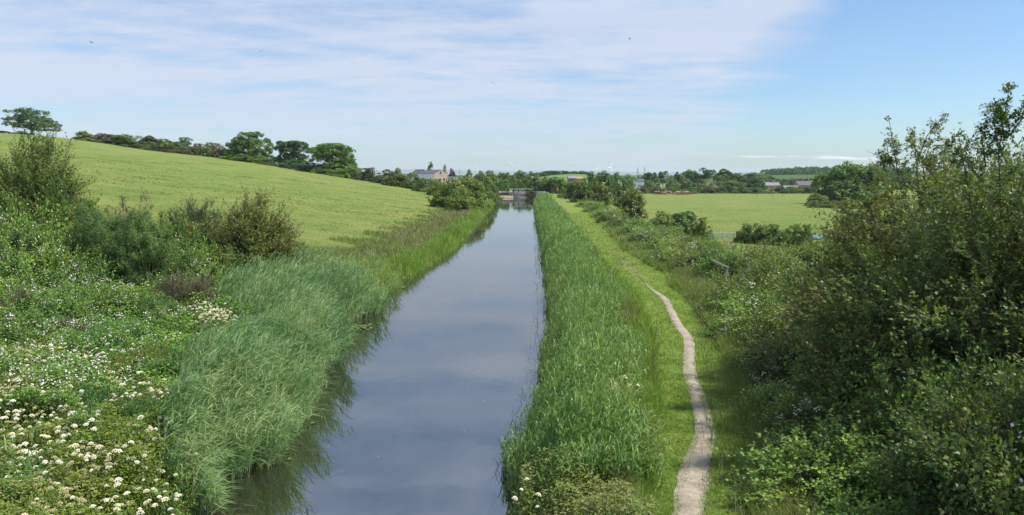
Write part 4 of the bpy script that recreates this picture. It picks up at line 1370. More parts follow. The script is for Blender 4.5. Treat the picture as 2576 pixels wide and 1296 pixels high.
# dead straw among the reeds
s = Soup()
x, y = scatter(rng, 260, edge2, NB(.2, .1), 21, 31); P = np.stack([x, y, ground(x, y) + .3], 1)
blades(s, rng, P, np.stack([rng.uniform(.2, 1.2, 260), rng.normal(0, .3, 260)], 1), rng.uniform(.8, 1.8, 260), .02, .1, 3)
x, y = scatter(rng, 130, NB(-.3, .1), NB(.45, .1), 11.4, 21); P = np.stack([x, y, ground(x, y) * 0 + .1], 1)
blades(s, rng, P, np.stack([rng.uniform(.1, .7, 130), rng.normal(0, .25, 130)], 1), rng.uniform(.1, .6, 130), .016, .5, 3)
tag(link('dead_reeds', s.mesh('dead_reeds', M['deadreed'])), 'straw-coloured dead reed stems among the left reeds and at the water edge', 'reeds', kind='stuff')


def grass(name, seed, bands, mat, label, lean=(0, 0), droop=.3):
    rng = np.random.default_rng(seed)
    s = Soup()
    for (n, f0, f1, y0, y1, H, W, sp_) in bands:
        x, y = scatter(rng, n, f0, f1, y0, y1, 1.2)
        z = ground(x, y)
        h = H * (.45 + 1.1 * fbm(x / (H * 4), y / (H * 4), seed, 2)) * rng.uniform(.6, 1.2, n)
        P = np.stack([x, y, z - .02], 1)
        a = rng.uniform(0, 6.28, n)
        LE = np.stack([np.cos(a) * sp_ + lean[0], np.sin(a) * sp_ + lean[1]], 1) * h[:, None]
        blades(s, rng, P, LE, h, W, rng.uniform(0, droop * 2, n), 3)
    return tag(link(name, s.mesh(name, M[mat])), label, 'grass', kind='stuff')


HB = lambda a, b_=0.: (lambda y: Hf(y) + a + b_ * np.sin(y * .8))
grass('tall_grass', 301, [(16000, RB(1.9, .15), lambda y: Pf(y) - np.interp(y, [10, 14, 30], [.75, .85, 1.3]), 10.2, 22, .55, .012, .35),
                          (12000, RB(2.0, .15), lambda y: Pf(y) - 1.1, 22, 42, .55, .022, .35),
                          (9000, RB(2.2, .15), lambda y: Pf(y) - .8, 42, 90, .5, .04, .35)], 'lushgrass',
      'lush bright green grass between the right reed bed and the mown verge')
grass('verge_grass', 302, [(22000, lambda y: Pf(y) - 1.3, lambda y: Pf(y) - np.interp(y, PY, PW) * .5 + .12, 9.5, 20, .10, .010, .6),
                           (14000, lambda y: Pf(y) - 1.6, lambda y: Pf(y) - np.interp(y, PY, PW) * .5 + .03, 20, 42, .11, .018, .6),
                           (20000, lambda y: Pf(y) + np.interp(y, PY, PW) * .5 - .12, HB(.2), 9.5, 20, .12, .010, .6),
                           (16000, lambda y: Pf(y) + np.interp(y, PY, PW) * .5 - .03, HB(.2), 20, 42, .12, .018, .6),
                           (16000, lambda y: Pf(y) - .9, HB(.2), 42, 100, .14, .04, .5)], 'turfgrass',
      'short yellow-green grass on both sides of the gravel path')
grass('hedge_grass', 303, [(17000, lambda y: np.maximum(Pf(y) + .95, Hf(y) - 1.3), HB(.5), 9.5, 24, .42, .010, .45),
                           (14000, lambda y: np.maximum(Pf(y) + .9, Hf(y) - 1.6), HB(.5), 24, 50, .45, .020, .45),
                           (12000, lambda y: Hf(y) - 1.9, HB(.6), 50, 140, .5, .05, .45)], 'bankgrass',
      'long soft grass at the foot of the thicket right of the path')
grass('seeding_grass', 304, [(2000, RB(1.5, .3), lambda y: Pf(y) - .9, 10.4, 24, .75, .010, .25), (5500, RB(.8, .3), RB(3.1, .3), 24, 75, .95, .022, .25), (3500, RB(.8, .3), RB(3.1, .3), 75, 150, .95, .06, .25),
                             (1500, HB(-1.2), HB(.3), 10, 45, .7, .012, .3),
                             (9000, lambda y: Hf(y) + 3, lambda y: Hf(y) + 26, 50, 90, .5, .07, .3),
                             (2200, HB(.2), HB(5), 50, 150, .6, .05, .3)], 'seedgrass',
      'brownish seeding grass heads along the right bank and below the field gate')
grass('left_bank_grass', 305, [(5500, NB(-1.5, .2), NB(.05, .1), 37, 62, .75, .035, .3), (5000, NB(-1.5, .2), NB(.05, .1), 62, 100, .75, .06, .3),
                               (4500, NB(-1.6, .2), NB(.05, .1), 100, 182, .7, .10, .3)], 'lushgrass',
      'tall bright grass fringe at the water edge of the left bank', lean=(.15, 0))
grass('left_rough_grass', 306, [(16000, NB(-7, 1.5), NB(-1.2, .3), 33, 60, .42, .030, .4), (12000, NB(-7, 1), NB(-1.2, .3), 60, 150, .42, .07, .4)], 'bankgrass',
      'rough mixed grass between the hill field and the left bank fringe')
grass('left_seeding_grass', 307, [(6000, NB(-6, 1.), NB(-1.4, .4), 35, 75, .55, .030, .3), (3000, NB(-5, 1), NB(-1.4, .3), 75, 130, .5, .07, .3)], 'seedgrass',
      'brown seeding grass on the lower edge of the hill field')


def hillf(y): return -.72 * y


grass('pasture_grass', 308, [(24000, hillf, NB(-5, 1), 34, 80, .08, .055, .8), (16000, hillf, NB(-5, 1), 80, 150, .10, .13, .8)], 'pasture',
      'grazed tufty grass of the hill pasture')
grass('field_grass', 309, [(14000, lambda y: 24 + 0 * y, lambda y: .62 * y, 96, 190, .12, .13, .7)], 'pasture', 'grazed grass of the flat field on the right')


rng = np.random.default_rng(310)
s = Soup(); k_ = 520
ty = 38 + 150 * rng.random(k_) ** 1.3; tx = -(rng.random(k_) * .62 * ty + 9)
kq = fbm(tx / 14, ty / 10, 21, 2) > .47
tx, ty = tx[kq], ty[kq]
j = np.repeat(np.arange(len(tx)), 70)
x = tx[j] + rng.normal(0, .5, len(j)) * (.6 + ty[j] / 120); y = ty[j] + rng.normal(0, .6, len(j)) * (.6 + ty[j] / 120)
a_ = rng.uniform(0, 6.28, len(j))
blades(s, rng, np.stack([x, y, ground(x, y) - .02], 1), np.stack([np.cos(a_), np.sin(a_)], 1) * .12, rng.uniform(.05, .15, len(j)), .02 + ty[j] * .0006, .3, 3)
tag(link('tussock_grass', s.mesh('tussock_grass', M['bankgrass'])), 'darker tussocks and tufts scattered over the hill pasture', 'grass', kind='stuff')


# leafy ground cover of the left bank
def cover(name, seed, n, f0, f1, y0, y1, H, leaf, mat, label, aspect=.55, thresh=None, th_lo=0, hn=1.5):
    rng = np.random.default_rng(seed)
    x, y = scatter(rng, n, f0, f1, y0, y1, 1.25)
    if thresh is not None:
        q = fbm(x / 2.6, y / 2.6, thresh, 3)
        kq = (q > th_lo)
        x, y = x[kq], y[kq]
    n = len(x)
    surf = H * (.05 + 1.75 * fbm(x / hn, y / hn, seed, 3)) * (.55 + .75 * fbm(x / .45, y / .45, seed + 1, 2))
    z = ground(x, y) + surf * (1 - rng.random(n) ** 2 * .55)
    P = np.stack([x, y, z], 1)
    a = rng.uniform(0, 6.28, n)
    D = np.stack([np.cos(a), np.sin(a), rng.uniform(-.5, .45, n)], 1)
    N = np.array([0, 0, 1.]) + rsph(rng, n) * .55
    s = Soup()
    L = leaf * rng.uniform(.55, 1.3, n) * (.75 + .25 * y / y0)
    leaves(s, rng, P, D, N, L, L * aspect)
    # stalks below
    k_ = n // 7
    A = P[:k_] * np.array([1, 1, 0]) + np.stack([0 * x[:k_], 0 * x[:k_], ground(x[:k_], y[:k_])], 1)
    tubes(s, rng, A, P[:k_], .005, .003, 3)
    return tag(link(name, s.mesh(name, M[mat])), label, 'ground cover', kind='stuff')


def farl(y): return -.74 * y - 1


cover('bramble_cover', 401, 90000, farl, lambda y: np.minimum(edge1(y), edge2(y)) + .3, 13.5, 30, .95, .07, 'bramble',
      'dense green bramble and nettle cover on the left bank behind the reeds')
cover('nettle_cover', 402, 52000, farl, lambda y: np.minimum(edge1(y), edge2(y)) + .2, 14, 30, 1.15, .085, 'nettle',
      'patches of fresh green nettles among the left bank brambles', aspect=.38, thresh=91, th_lo=.52)
cover('umbel_leaves', 403, 90000, lambda y: -.74 * y - .6, lambda y: edge1(y) + .25, 8.0, 17.5, .78, .055, 'umbelleaf',
      'yellow-green feathery leaves below the white umbels on the near left bank', aspect=.45)
cover('towpath_weeds', 404, 11000, RB(-.1, .1), RB(1.6, .2), 9.0, 12.6, .8, .06, 'hedgeleaf',
      'brownish weedy tangle at the near end of the right reed bed', aspect=.4)
for i in range(46):
    y = PRG.uniform(8.6, 18.5); x = PRG.uniform(-.72 * y, float(edge1(np.array(y))) + .3)
    bramble(x, y, PRG.uniform(.4, .8), PRG.uniform(.6, 1.05), 'low leafy weed mound between the white umbellifers on the near left bank', 'leafy weeds among the umbellifers',
            mat=PRG.choice(['umbelleaf', 'umbelleaf', 'bramble', 'nettle']), flowers=False, cat='weed', name='leafy_weed', sink=.05)
# small pinkish flowers over the bramble cover
rng = np.random.default_rng(8)
n = 900
x, y = scatter(rng, n, farl, lambda y: edge1(y) - .6, 13.8, 27, 1.1)
kq = fbm(x / 2.0, y / 2.0, 55, 2) + .25 * (x < -.5 * y) > .55
x, y = x[kq], y[kq]; n = len(x)
C = np.stack([x, y, ground(x, y) + .95 * (.05 + 1.75 * fbm(x / 1.5, y / 1.5, 401, 3)) * .95 + .08], 1)
s = Soup(); P = np.repeat(C, 6, 0) + rsph(rng, n * 6) * .07
leaves(s, rng, P, rsph(rng, n * 6), np.array([0, 0, 1]) + rsph(rng, n * 6) * .6, .035, .035)
tag(link('bramble_flowers', s.mesh('bramble_flowers', M['petal_pink'])), 'small pinkish white bramble flowers speckled over the left bank', 'flowers', kind='stuff')


# umbel plants: stem, flower heads made of many small domes
def umbel_head(seed, mat_head):
    """one domed umbel of many little white tufts, 1 = plant scale"""
    rng = np.random.default_rng(seed); fl = Soup()
    k_ = 17; R_ = rng.uniform(.034, .048)
    q = np.sqrt((np.arange(k_) + .5) / k_); an = np.arange(k_) * 2.4
    ctr = np.stack([np.cos(an) * q * R_, np.sin(an) * q * R_, .75 * R_ * (1 - q ** 2) + .02], 1)
    tubes(fl, rng, np.zeros((k_, 3)), ctr, .0012, .001, 3)
    an2 = np.arange(6) * np.pi / 3; rr_ = .0105
    V = np.concatenate([ctr[:, None] + np.array([[0, 0, .009]]), ctr[:, None] + np.stack([np.cos(an2) * rr_, np.sin(an2) * rr_, -.004 + 0 * an2], 1)[None]], 1).reshape(-1, 3)
    base = (np.arange(k_) * 7)[:, None]
    F = np.concatenate([base + np.array([[0, 1 + i, 1 + (i + 1) % 6]]) for i in range(6)])
    fl.add(V, F, rng.random(len(F)))
    return fl.mesh('umbel_head', M[mat_head])


def umbel_plant(seed, heads, spread, h):
    rng = np.random.default_rng(seed); st = Soup()
    A = np.zeros((heads, 3)); a = rng.uniform(0, 6.28, heads); r_ = spread * np.sqrt(rng.random(heads))
    B = np.stack([np.cos(a) * r_, np.sin(a) * r_, h * rng.uniform(.72, 1.08, heads)], 1)
    tubes(st, rng, A, B, .006, .003, 4, mid=(A + B) / 2 * np.array([.5, .5, 1.1]))
    return st.mesh('umbel_stems', M['umbelleaf']), B


UH = {'w': [umbel_head(600 + i, 'petal') for i in range(3)], 's': [umbel_head(610, 'seedhead')], 'c': [umbel_head(620, 'petal_cream')]}
UPL = [umbel_plant(500 + i, 4 + i % 4, .20 + .03 * i, .92) for i in range(6)]
DEN = []


def umbel(x, y, kind, label, group, dz=0):
    a, B = PRG.choice(UPL)
    sc_ = PRG.uniform(.82, 1.15)
    o = empty('umbellifer', (x, y, gz(x, y) - .02 + dz), PRG.uniform(0, 6.28), (sc_, sc_, sc_))
    tag(o, label, 'wildflower', group)
    link('stems', a, o)
    for p_ in B:
        hd = link('flower_head', PRG.choice(UH['c' if kind == 'w' and PRG.random() < .35 else kind]), o)
        hd.location = tuple(p_); k_ = PRG.uniform(.6, 1.1); hd.scale = (k_, k_, k_)
        hd.rotation_euler = (PRG.uniform(-.35, .35), PRG.uniform(-.35, .35), 0)


rng = np.random.default_rng(66)
cnt = 0
pts = []
for _try in range(6000):
    if cnt >= 245: break
    y = rng.uniform(8.8, 17.6)
    lo_, hi_ = -.72 * y, float(edge1(y)) + (.5 if y < 14 else 0)
    x = rng.uniform(lo_, hi_)
    q = float(fbm(np.array([x / 1.7]), np.array([y / 1.7]), 19, 2)[0])
    if (q < .40 and y > 13) or (q < .3 and x < -7) or (y > 15 and x > -8.5 and q < .6): continue
    if any((x - a) ** 2 + (y - b_) ** 2 < .045 for a, b_ in pts): continue
    pts.append((x, y)); cnt += 1
    kk = 's' if (rng.random() < (.55 if q > .52 else .18) and x < -6) else 'w'
    umbel(x, y, kk, 'white umbellifer flowering in the patch on the near left bank' if kk == 'w' else 'umbellifer gone over to greenish-brown seed heads among the white ones',
          'white umbellifers on the near left bank' if kk == 'w' else 'seeding umbellifers on the near left bank')
for i in range(26):
    x = at(rng.uniform(735, 830), 600, 32)[0]; y = rng.uniform(30, 33.5)
    umbel(x, y, 'w', 'white umbellifer at the far tip of the second reed bed, by the field', 'white umbellifers beyond the second reed bed', .3)
for i in range(16):
    y = rng.uniform(20.4, 22); x = at(rng.uniform(490, 570), 600, y)[0]
    umbel(x, y, 'c', 'cream umbellifer between the two left reed beds', 'cream umbellifers between the reed beds', .35)
for (px, yy) in [(1300, 10.6), (1345, 10.9)]:
    x = at(px, 600, yy)[0]
    umbel(max(x, float(Rf(yy)) - .25), yy, 'w', 'white umbellifer at the bottom of the right reed bed', 'white umbellifers on the near right bank')
# meadowsweet-like cream plumes in the right reeds
for i in range(2):
    y = rng.uniform(14, 17); x = float(Rf(y)) + rng.uniform(.9, 2.1)
    umbel(x, y, 'c', 'cream flower plume among the right reeds', 'cream flowers in the right reed bed', .15)

# plants floating at the left edge
def lily(px, py_, n_, seed):
    rng = np.random.default_rng(seed)
    c = on(px, py_, 0)
    n_ = n_ * 2; s = Soup()
    a = rng.uniform(0, 6.28, n_)
    P = np.stack([rng.normal(0, .30, n_), rng.normal(0, .35, n_), rng.uniform(.012, .03, n_)], 1)
    D = np.stack([np.cos(a), np.sin(a), 0 * a + .03], 1)
    L = rng.uniform(.10, .22, n_)
    leaves(s, rng, P, D, np.repeat([[0, 0, 1.]], n_, 0), L, L * .7)
    return s, c


for (px, py_, n_, sd_, lb) in [(720, 1062, 16, 1, 'floating yellow-green waterweed rosette beside the near left reeds'),
                               (660, 1150, 9, 2, 'few floating leaves in the dark reflection at the lower left'),
                               (905, 825, 26, 3, 'floating leaves off the bulge of the left bank'),
                               (820, 905, 14, 4, 'floating leaves just past the tip of the first reed bed'),
                               (1000, 722, 16, 5, 'floating leaves by the left grass fringe')]:
    s, c = lily(px, py_, n_, sd_)
    rg = np.random.default_rng(sd_)
    blades(s, rg, np.repeat([[0., 0, 0]], 14, 0), rg.normal(0, .5, (14, 2)), rg.uniform(.1, .3, 14), .03, .8, 3)
    o = link('waterweed', s.mesh('waterweed', M['lilyleaf'])); o.location = (c[0], c[1], .004)
    tag(o, lb, 'water plant')
# drifting specks
rng = np.random.default_rng(12); s = Soup(); n = 70
y = rng.uniform(12.5, 40, n) ; x = Lf(y) + .8 + (Rf(y) - Lf(y) - 1.2) * rng.random(n)
P = np.stack([x, y, 0 * x + .006], 1); a = rng.uniform(0, 6.28, n)
leaves(s, rng, P, np.stack([np.cos(a), np.sin(a), 0 * a], 1), np.repeat([[0, 0, 1.]], n, 0), rng.uniform(.012, .04, n), .008)
tag(link('floating_specks', s.mesh('floating_specks', M['petal'])), 'tiny pale petals and fluff drifting on the near water', 'debris', kind='stuff')


# ------------------------------------------------------------------ hard objects
def bm_obj(name, bm, mat, parent=None, bev=0):
    bmesh.ops.recalc_face_normals(bm, faces=bm.faces)
    me = bpy.data.meshes.new(name); bm.to_mesh(me); bm.free()
    me.materials.append(M[mat])
    o = bpy.data.objects.new(name, me); COL.objects.link(o)
    if parent: o.parent = parent
    if bev:
        md = o.modifiers.new('bevel', 'BEVEL'); md.width = bev; md.segments = 2
    return o


def box(bm, c, s_, rot=None):
    r_ = bmesh.ops.create_cube(bm, size=1.0)
    mt = Matrix.Translation(Vector(c)) @ (rot if rot is not None else Matrix.Identity(4)) @ Matrix.Diagonal((s_[0], s_[1], s_[2], 1))
    bmesh.ops.transform(bm, matrix=mt, verts=r_['verts'])
    return r_['verts']


def cyl(bm, a, b_, r1, r2, seg=10):
    a, b_ = Vector(a), Vector(b_)
    d = b_ - a
    r_ = bmesh.ops.create_cone(bm, cap_ends=True, segments=seg, radius1=r1, radius2=r2, depth=d.length)
    mt = Matrix.Translation((a + b_) / 2) @ d.to_track_quat('Z', 'Y').to_matrix().to_4x4()
    bmesh.ops.transform(bm, matrix=mt, verts=r_['verts'])


def prism(bm, pts, y0, y1):
    """polygon in xz extruded from y0 to y1"""
    a = [bm.verts.new((p[0], y0, p[1])) for p in pts]; b_ = [bm.verts.new((p[0], y1, p[1])) for p in pts]
    bm.faces.new(a); bm.faces.new(b_[::-1])
    for i in range(len(pts)):
        j = (i + 1) % len(pts)
        bm.faces.new((a[j], a[i], b_[i], b_[j]))


# ---- lock gates at the head of the canal, Y = 188
LKX, LKY = 1.75, 188.0
lk = empty('lock_gates', (LKX, LKY, 0)); tag(lk, 'weathered grey timber lock gates with white-tipped balance beams closing the canal', 'lock gates')
for sgn in (-1, 1):
    bm = bmesh.new()
    rot = Matrix.Rotation(R(9) * sgn, 4, 'Z')
    for i, z_ in enumerate([.12, .36, .60, .84]):
        box(bm, (sgn * 1.22, .10 * i * 0 + .12, z_), (2.0, .07, .215), rot)
    box(bm, (sgn * 1.25, .02, 1.02), (2.15, .26, .16), rot)
    box(bm, (sgn * 1.25, .0, .05), (2.15, .22, .16), rot)
    g = bm_obj('gate_leaf', bm, 'oldwood', lk, .01)
    bm = bmesh.new(); box(bm, (sgn * .17, -.05, .62), (.25, .3, 1.5)); bm_obj('mitre_post', bm, 'oldwood', lk, .02)
    bm = bmesh.new(); box(bm, (sgn * .17, -.05, 1.40), (.26, .31, .05)); bm_obj('white_cap', bm, 'whitepaint', lk)
    bm = bmesh.new()
    x0, x1 = (.35, 6.4) if sgn > 0 else (-4.6, -.35)
    box(bm, ((x0 + x1) / 2, .15, 1.38), (x1 - x0, .34, .34)); bm_obj('balance_beam', bm, 'oldwood', lk, .03)
    bm = bmesh.new(); xe = x1 if sgn > 0 else x0
    box(bm, (xe + sgn * .13, .15, 1.38), (.24, .36, .36)); bm_obj('beam_end', bm, 'whitepaint', lk, .02)
    for q, xx in enumerate((1.3, 2.75) if sgn < 0 else (2.2, 3.6)):
        bm = bmesh.new()
        box(bm, (sgn * xx, -.02, 1.72), (.16, .16, 1.1)); box(bm, (sgn * xx, -.10, 1.95), (.22, .06, .5))
        cyl(bm, (sgn * xx - .14, -.12, 1.9), (sgn * xx + .14, -.12, 1.9), .06, .06, 8)
        bm_obj('paddle_gear', bm, 'blackpaint', lk, .01)
bm = bmesh.new(); cyl(bm, (-2.5, .35, 2.16), (3.55, .35, 2.14), .035, .035, 8); bm_obj('handrail', bm, 'whitepaint', lk)
bm = bmesh.new(); box(bm, (.5, .38, 1.08), (5.4, .5, .06)); bm_obj('walkway', bm, 'oldwood', lk)
bm = bmesh.new()
for xx in (-.75, .28, .62): box(bm, (xx, .0, 1.66), (.10 if xx > 0 else .9, .06, .08 if xx < 0 else .46))
bm_obj('white_rail', bm, 'whitepaint', lk)
# second pair of beams behind
lk2 = empty('lock_beam', (LKX, LKY + 5.0, 0)); tag(lk2, 'second pair of long balance beams lying just behind the lock gates', 'lock beam')
bm = bmesh.new(); box(bm, (4.2, 0, 1.05), (6.6, .34, .32)); bm_obj('beam', bm, 'oldwood', lk2, .03)
bm = bmesh.new(); box(bm, (7.62, 0, 1.05), (.24, .36, .34)); bm_obj('beam_end', bm, 'whitepaint', lk2, .02)
bm = bmesh.new(); box(bm, (-3.6, 0, 1.25), (4.2, .34, .34)); bm_obj('beam', bm, 'oldwood', lk2, .03)
bm = bmesh.new()
for xx in (-5.2, 2.5, 6.2): box(bm, (xx, 0, .55), (.22, .22, 1.1))
bm_obj('beam_support', bm, 'oldwood', lk2)
# white hoop
bm = bmesh.new()
prev = None
for i in range(15):
    a = -.4 + (math.pi + .8) * i / 14
    p_ = Vector((LKX - 2.05 + .24 * math.cos(a), LKY - .35, 1.48 + .27 * math.sin(a)))
    if prev is not None: cyl(bm, prev, p_, .075, .075, 8)
    prev = p_
tag(bm_obj('mooring_hoop', bm, 'whitepaint'), 'white horseshoe-shaped hoop on the left end of the lock gate', 'hoop')
# wing walls, built of coursed stone
for (sgn, x0, x1, lb) in [(-1, -8.0, -.45, 'pale stone wing wall with coping left of the lock gates'), (1, 3.95, 9.0, 'dark damp stone wing wall right of the lock gates')]:
    o = empty('stone_wall', ((x0 + x1) / 2, LKY, 0)); tag(o, lb, 'wall')
    L_ = x1 - x0
    bm = bmesh.new(); rg = random.Random(4)
    for row in range(4):
        xx = -L_ / 2 + (row % 2) * .25
        while xx < L_ / 2 - .1:
            w_ = min(rg.uniform(.45, .8), L_ / 2 - xx)
            box(bm, (xx + w_ / 2, rg.uniform(-.02, .02), -.32 + row * .22), (w_ - .02, .55, .20)); xx += w_
    bm_obj('masonry', bm, 'stone' if sgn < 0 else 'dampstone', o, .015)
    bm = bmesh.new()
    xx = -L_ / 2
    while xx < L_ / 2 - .1:
        w_ = min(rg.uniform(.9, 1.3), L_ / 2 - xx); box(bm, (xx + w_ / 2, 0, .53), (w_ - .02, .75, .17)); xx += w_
    bm_obj('coping', bm, 'stone', o, .02)
# angled return of the left wall towards the camera
o = empty('stone_wall', (-1.9, 185.3, 0), R(35)); tag(o, 'low sunlit stone coping curving from the lock into the left bank', 'wall')
bm = bmesh.new()
for i in range(5): box(bm, (-2 + i * 1.0, -.15 + .06 * (i - 2) ** 2 * .5, .33), (.97, .7, .2)); box(bm, (-2 + i * 1.0, -.12 + .06 * (i - 2) ** 2 * .5, .05), (.95, .6, .34))
bm_obj('coping', bm, 'stone', o, .02)
x_, y_ = 4.7, 184.5
f, w = shrub(88, 1.5, 1.25, 50, 18, 7, .17, tw=.3, twig_r=.01)
place('hedge_bush', (x_, y_, .3), f, w, 'browntree', 'twig', 'low brownish bush growing on the right wing wall of the lock', 'bush')

# ---- lifebuoy post
c = at(1402, 480, 172)
zb = gz(c[0], 172)
o = empty('lifebuoy_post', (c[0], 172, zb)); tag(o, 'orange lifebuoy housing on a post beside the towpath near the lock', 'lifebuoy')
hh_ = at(1402, 477, 172)[2] - zb
bm = bmesh.new(); box(bm, (0, 0, hh_ * .45), (.12, .12, hh_ * .9)); bm_obj('post', bm, 'brownwood', o)
bm = bmesh.new()
bmesh.ops.create_uvsphere(bm, u_segments=14, v_segments=10, radius=.5, matrix=Matrix.Translation((0, -.12, hh_)) @ Matrix.Diagonal((.38, .22, .9, 1)))
bm_obj('housing', bm, 'orange', o)

# ---- field gate
gc = on(1820, 607, -2.45)
g0, g1 = on(1786, 603, -2.45), on(1856, 608, -2.45)
gd_ = at(1820, 600, 92)
gxl, gxr = at(1786, 600, 92)[0], at(1852, 600, 91)[0]
zb = gz((gxl + gxr) / 2, 91.5)
gl = gxr - gxl
o = empty('field_gate', (gxl, 92, zb), math.atan2(-1.0, gl)); tag(o, 'galvanised five-bar field gate between two brown posts', 'gate')
GH = max(at(1820, 585, 92)[2] - zb, 1.0)
bm = bmesh.new()
for i in range(5):
    z_ = GH * (.22 + .78 * (i / 4) ** .9)
    cyl(bm, (.15, 0, z_), (gl - .1, 0, z_), .035, .035, 8)
bm_obj('bars', bm, 'galv', o)
bm = bmesh.new()
for xx in (.15, gl * .5, gl - .1): cyl(bm, (xx, .0, GH * .15), (xx, .0, GH * 1.0), .04, .04, 8)
bm_obj('upright', bm, 'galv', o)
bm = bmesh.new(); cyl(bm, (.15, .03, GH * .2), (gl * .5, .03, GH), .02, .02, 6); bm_obj('brace', bm, 'galv', o)
for (xx, yy, w_, h_, lb) in [(gxl - .18, 92.0, .26, GH * 1.05, 'shorter brown wooden post at the left end of the field gate'),
                             (gxr + .22, 91.0, .42, GH * 1.18, 'thick red-brown wooden post at the right end of the field gate')]:
    bm = bmesh.new(); box(bm, (0, 0, h_ / 2), (w_, w_, h_)); box(bm, (0, 0, h_ + .03), (w_ * .8, w_ * .8, .06))
    p_ = bm_obj('gate_post', bm, 'brownwood', None, .02); p_.location = (xx, yy, gz(xx, yy)); tag(p_, lb, 'post')

# ---- weathered rail poking from the thicket
c = at(1812, 664, 34)
o = empty('timber_rail', (c[0], 34, gz(c[0], 34))); tag(o, 'weathered grey timber rail end sticking out of the thicket by the path', 'rail')
zt = c[2] - gz(c[0], 34)
bm = bmesh.new(); box(bm, (0, 0, zt), (.85, .12, .09), Matrix.Rotation(R(24), 4, 'Y')); bm_obj('rail', bm, 'oldwood', o, .01)
bm = bmesh.new(); box(bm, (.32, .0, zt / 2 - .12), (.10, .10, zt - .2)); bm_obj('post', bm, 'oldwood', o, .01)

# ---- fence posts in the flat field
for (px, py_) in [(1904, 505), (1943, 503), (1968, 505)]:
    d_ = 270.0
    x_ = at(px, 500, d_)[0]; zb = gz(x_, d_)
    bm = bmesh.new(); cyl(bm, (0, 0, 0), (0, 0, 1.3), .07, .06, 6); box(bm, (0, 0, 1.32), (.14, .14, .05))
    p_ = bm_obj('fence_post', bm, 'brownwood'); p_.location = (x_, d_, zb)
    tag(p_, 'thin dark fence post out in the flat field', 'post', 'fence posts in the flat field')

# ---- farmhouse (Y about 400)
def house(name, x, y, z, rz, Wd, Ln, eave, ridge, wallm, roofm, label, wins=(), chim=(), gable_m=None):
    """gable ends at +-y; length along y. Openings: (side, u along, z, w, h)"""
    o = empty(name, (x, y, z), rz); tag(o, label, 'house')
    bm = bmesh.new()
    prism(bm, [(-Wd / 2, -2), (Wd / 2, -2), (Wd / 2, eave), (0, ridge), (-Wd / 2, eave)], -Ln / 2, Ln / 2)
    bm_obj('wall', bm, wallm, o)
    if gable_m:
        bm = bmesh.new(); prism(bm, [(-Wd / 2 - .02, -2), (Wd / 2 + .02, -2), (Wd / 2 + .02, eave), (0, ridge + .02), (-Wd / 2 - .02, eave)], -Ln / 2 - .15, -Ln / 2 - .003)
        bm_obj('gable', bm, gable_m, o)
    bm = bmesh.new()
    sl_ = math.atan2(ridge - eave, Wd / 2); ll = math.hypot(ridge - eave, Wd / 2) + .35
    for sg in (-1, 1):
        cx_ = sg * (Wd / 4 + .12); cz = (eave + ridge) / 2 + .04
        box(bm, (cx_, 0, cz), (ll, Ln + .5, .16), Matrix.Rotation(sg * sl_, 4, 'Y'))
    rf = bm_obj('roof', bm, roofm, o)
    for (cy, hh__) in chim:
        bm = bmesh.new(); box(bm, (0, cy, ridge + hh__ / 2 - .3), (.8, .7, hh__ + .6)); box(bm, (0, cy, ridge + hh__), (.95, .85, .12))
        bm_obj('chimney', bm, wallm, o)
    for (side, u_, z_, w_, h_) in wins:
        bm = bmesh.new(); fr = bmesh.new()
        if side == 'g':
            yy_ = -Ln / 2 - (.19 if gable_m else .03)
            box(bm, (u_, yy_, z_), (w_, .05, h_))
            for q in (-1, 1):
                box(fr, (u_ + q * (w_ / 2 + .05), yy_ - .03, z_), (.1, .1, h_ + .2))
            box(fr, (u_, yy_ - .03, z_ + h_ / 2 + .05), (w_, .1, .1)); box(fr, (u_, yy_ - .05, z_ - h_ / 2 - .05), (w_, .16, .1))
        else:
            xx_ = (-Wd / 2 - .03) if side == 'l' else (Wd / 2 + .03)
            box(bm, (xx_, u_, z_), (.05, w_, h_)); s2 = -.03 if side == 'l' else .03
            for q in (-1, 1): box(fr, (xx_ + s2, u_ + q * (w_ / 2 + .05), z_), (.1, .1, h_ + .2))
            box(fr, (xx_ + s2, u_, z_ + h_ / 2 + .05), (.1, w_, .1)); box(fr, (xx_ + s2 * 1.5, u_, z_ - h_ / 2 - .05), (.16, w_, .1))
        wo_ = bm_obj('window', bm, 'windowdark', o)
        bm_obj('frame', fr, 'whitepaint', wo_)
    return o


def zpx(px, py_, d): return at(px, py_, d)


D = 400.0
gx = at(1106, 430, D)[0]
za = at(1104, 428, D)[2]; ze = at(1100, 436, D)[2]; zg = gz(gx, D)
zg = min(zg, ze - 5)
house('farmhouse', gx - 4.6, D + 7.5, zg, R(35), 8.2, 18, ze - zg, za - zg, 'render_white', 'slate',
      'two-storey farmhouse with a brown brick gable and dark slate roof', wins=[('g', -.2, ze - zg + .2, 1.2, 1.5), ('g', -.6, ze - zg - 3.4, 1.8, 1.4), ('g', 1.9, ze - zg - 3.4, 1.2, 1.8), ('l', -5, ze - zg - 3.3, 1.2, 1.6), ('l', 3, ze - zg - 3.3, 1.2, 1.6)],
      chim=[(8.5, 1.0)], gable_m='brickwall')
house('farm_outbuilding', gx - 4.6 - 8.2, D + 7.5 + 11.6, zg, R(35), 7.4, 10, ze - zg - .9, za - zg + .3, 'render_white', 'slate',
      'white rendered wing with a steep dark roof joined to the left of the farmhouse', wins=[('l', 0, ze - zg - 3.6, 1.3, 1.6), ('g', 0, ze - zg - 3.8, 1.2, 1.6)])
c = at(1135, 444, 405)
o = empty('garden_shed', (c[0], 405, zg)); tag(o, 'low blue-grey flat-roofed shed right of the farmhouse', 'shed')
hz = c[2] - zg
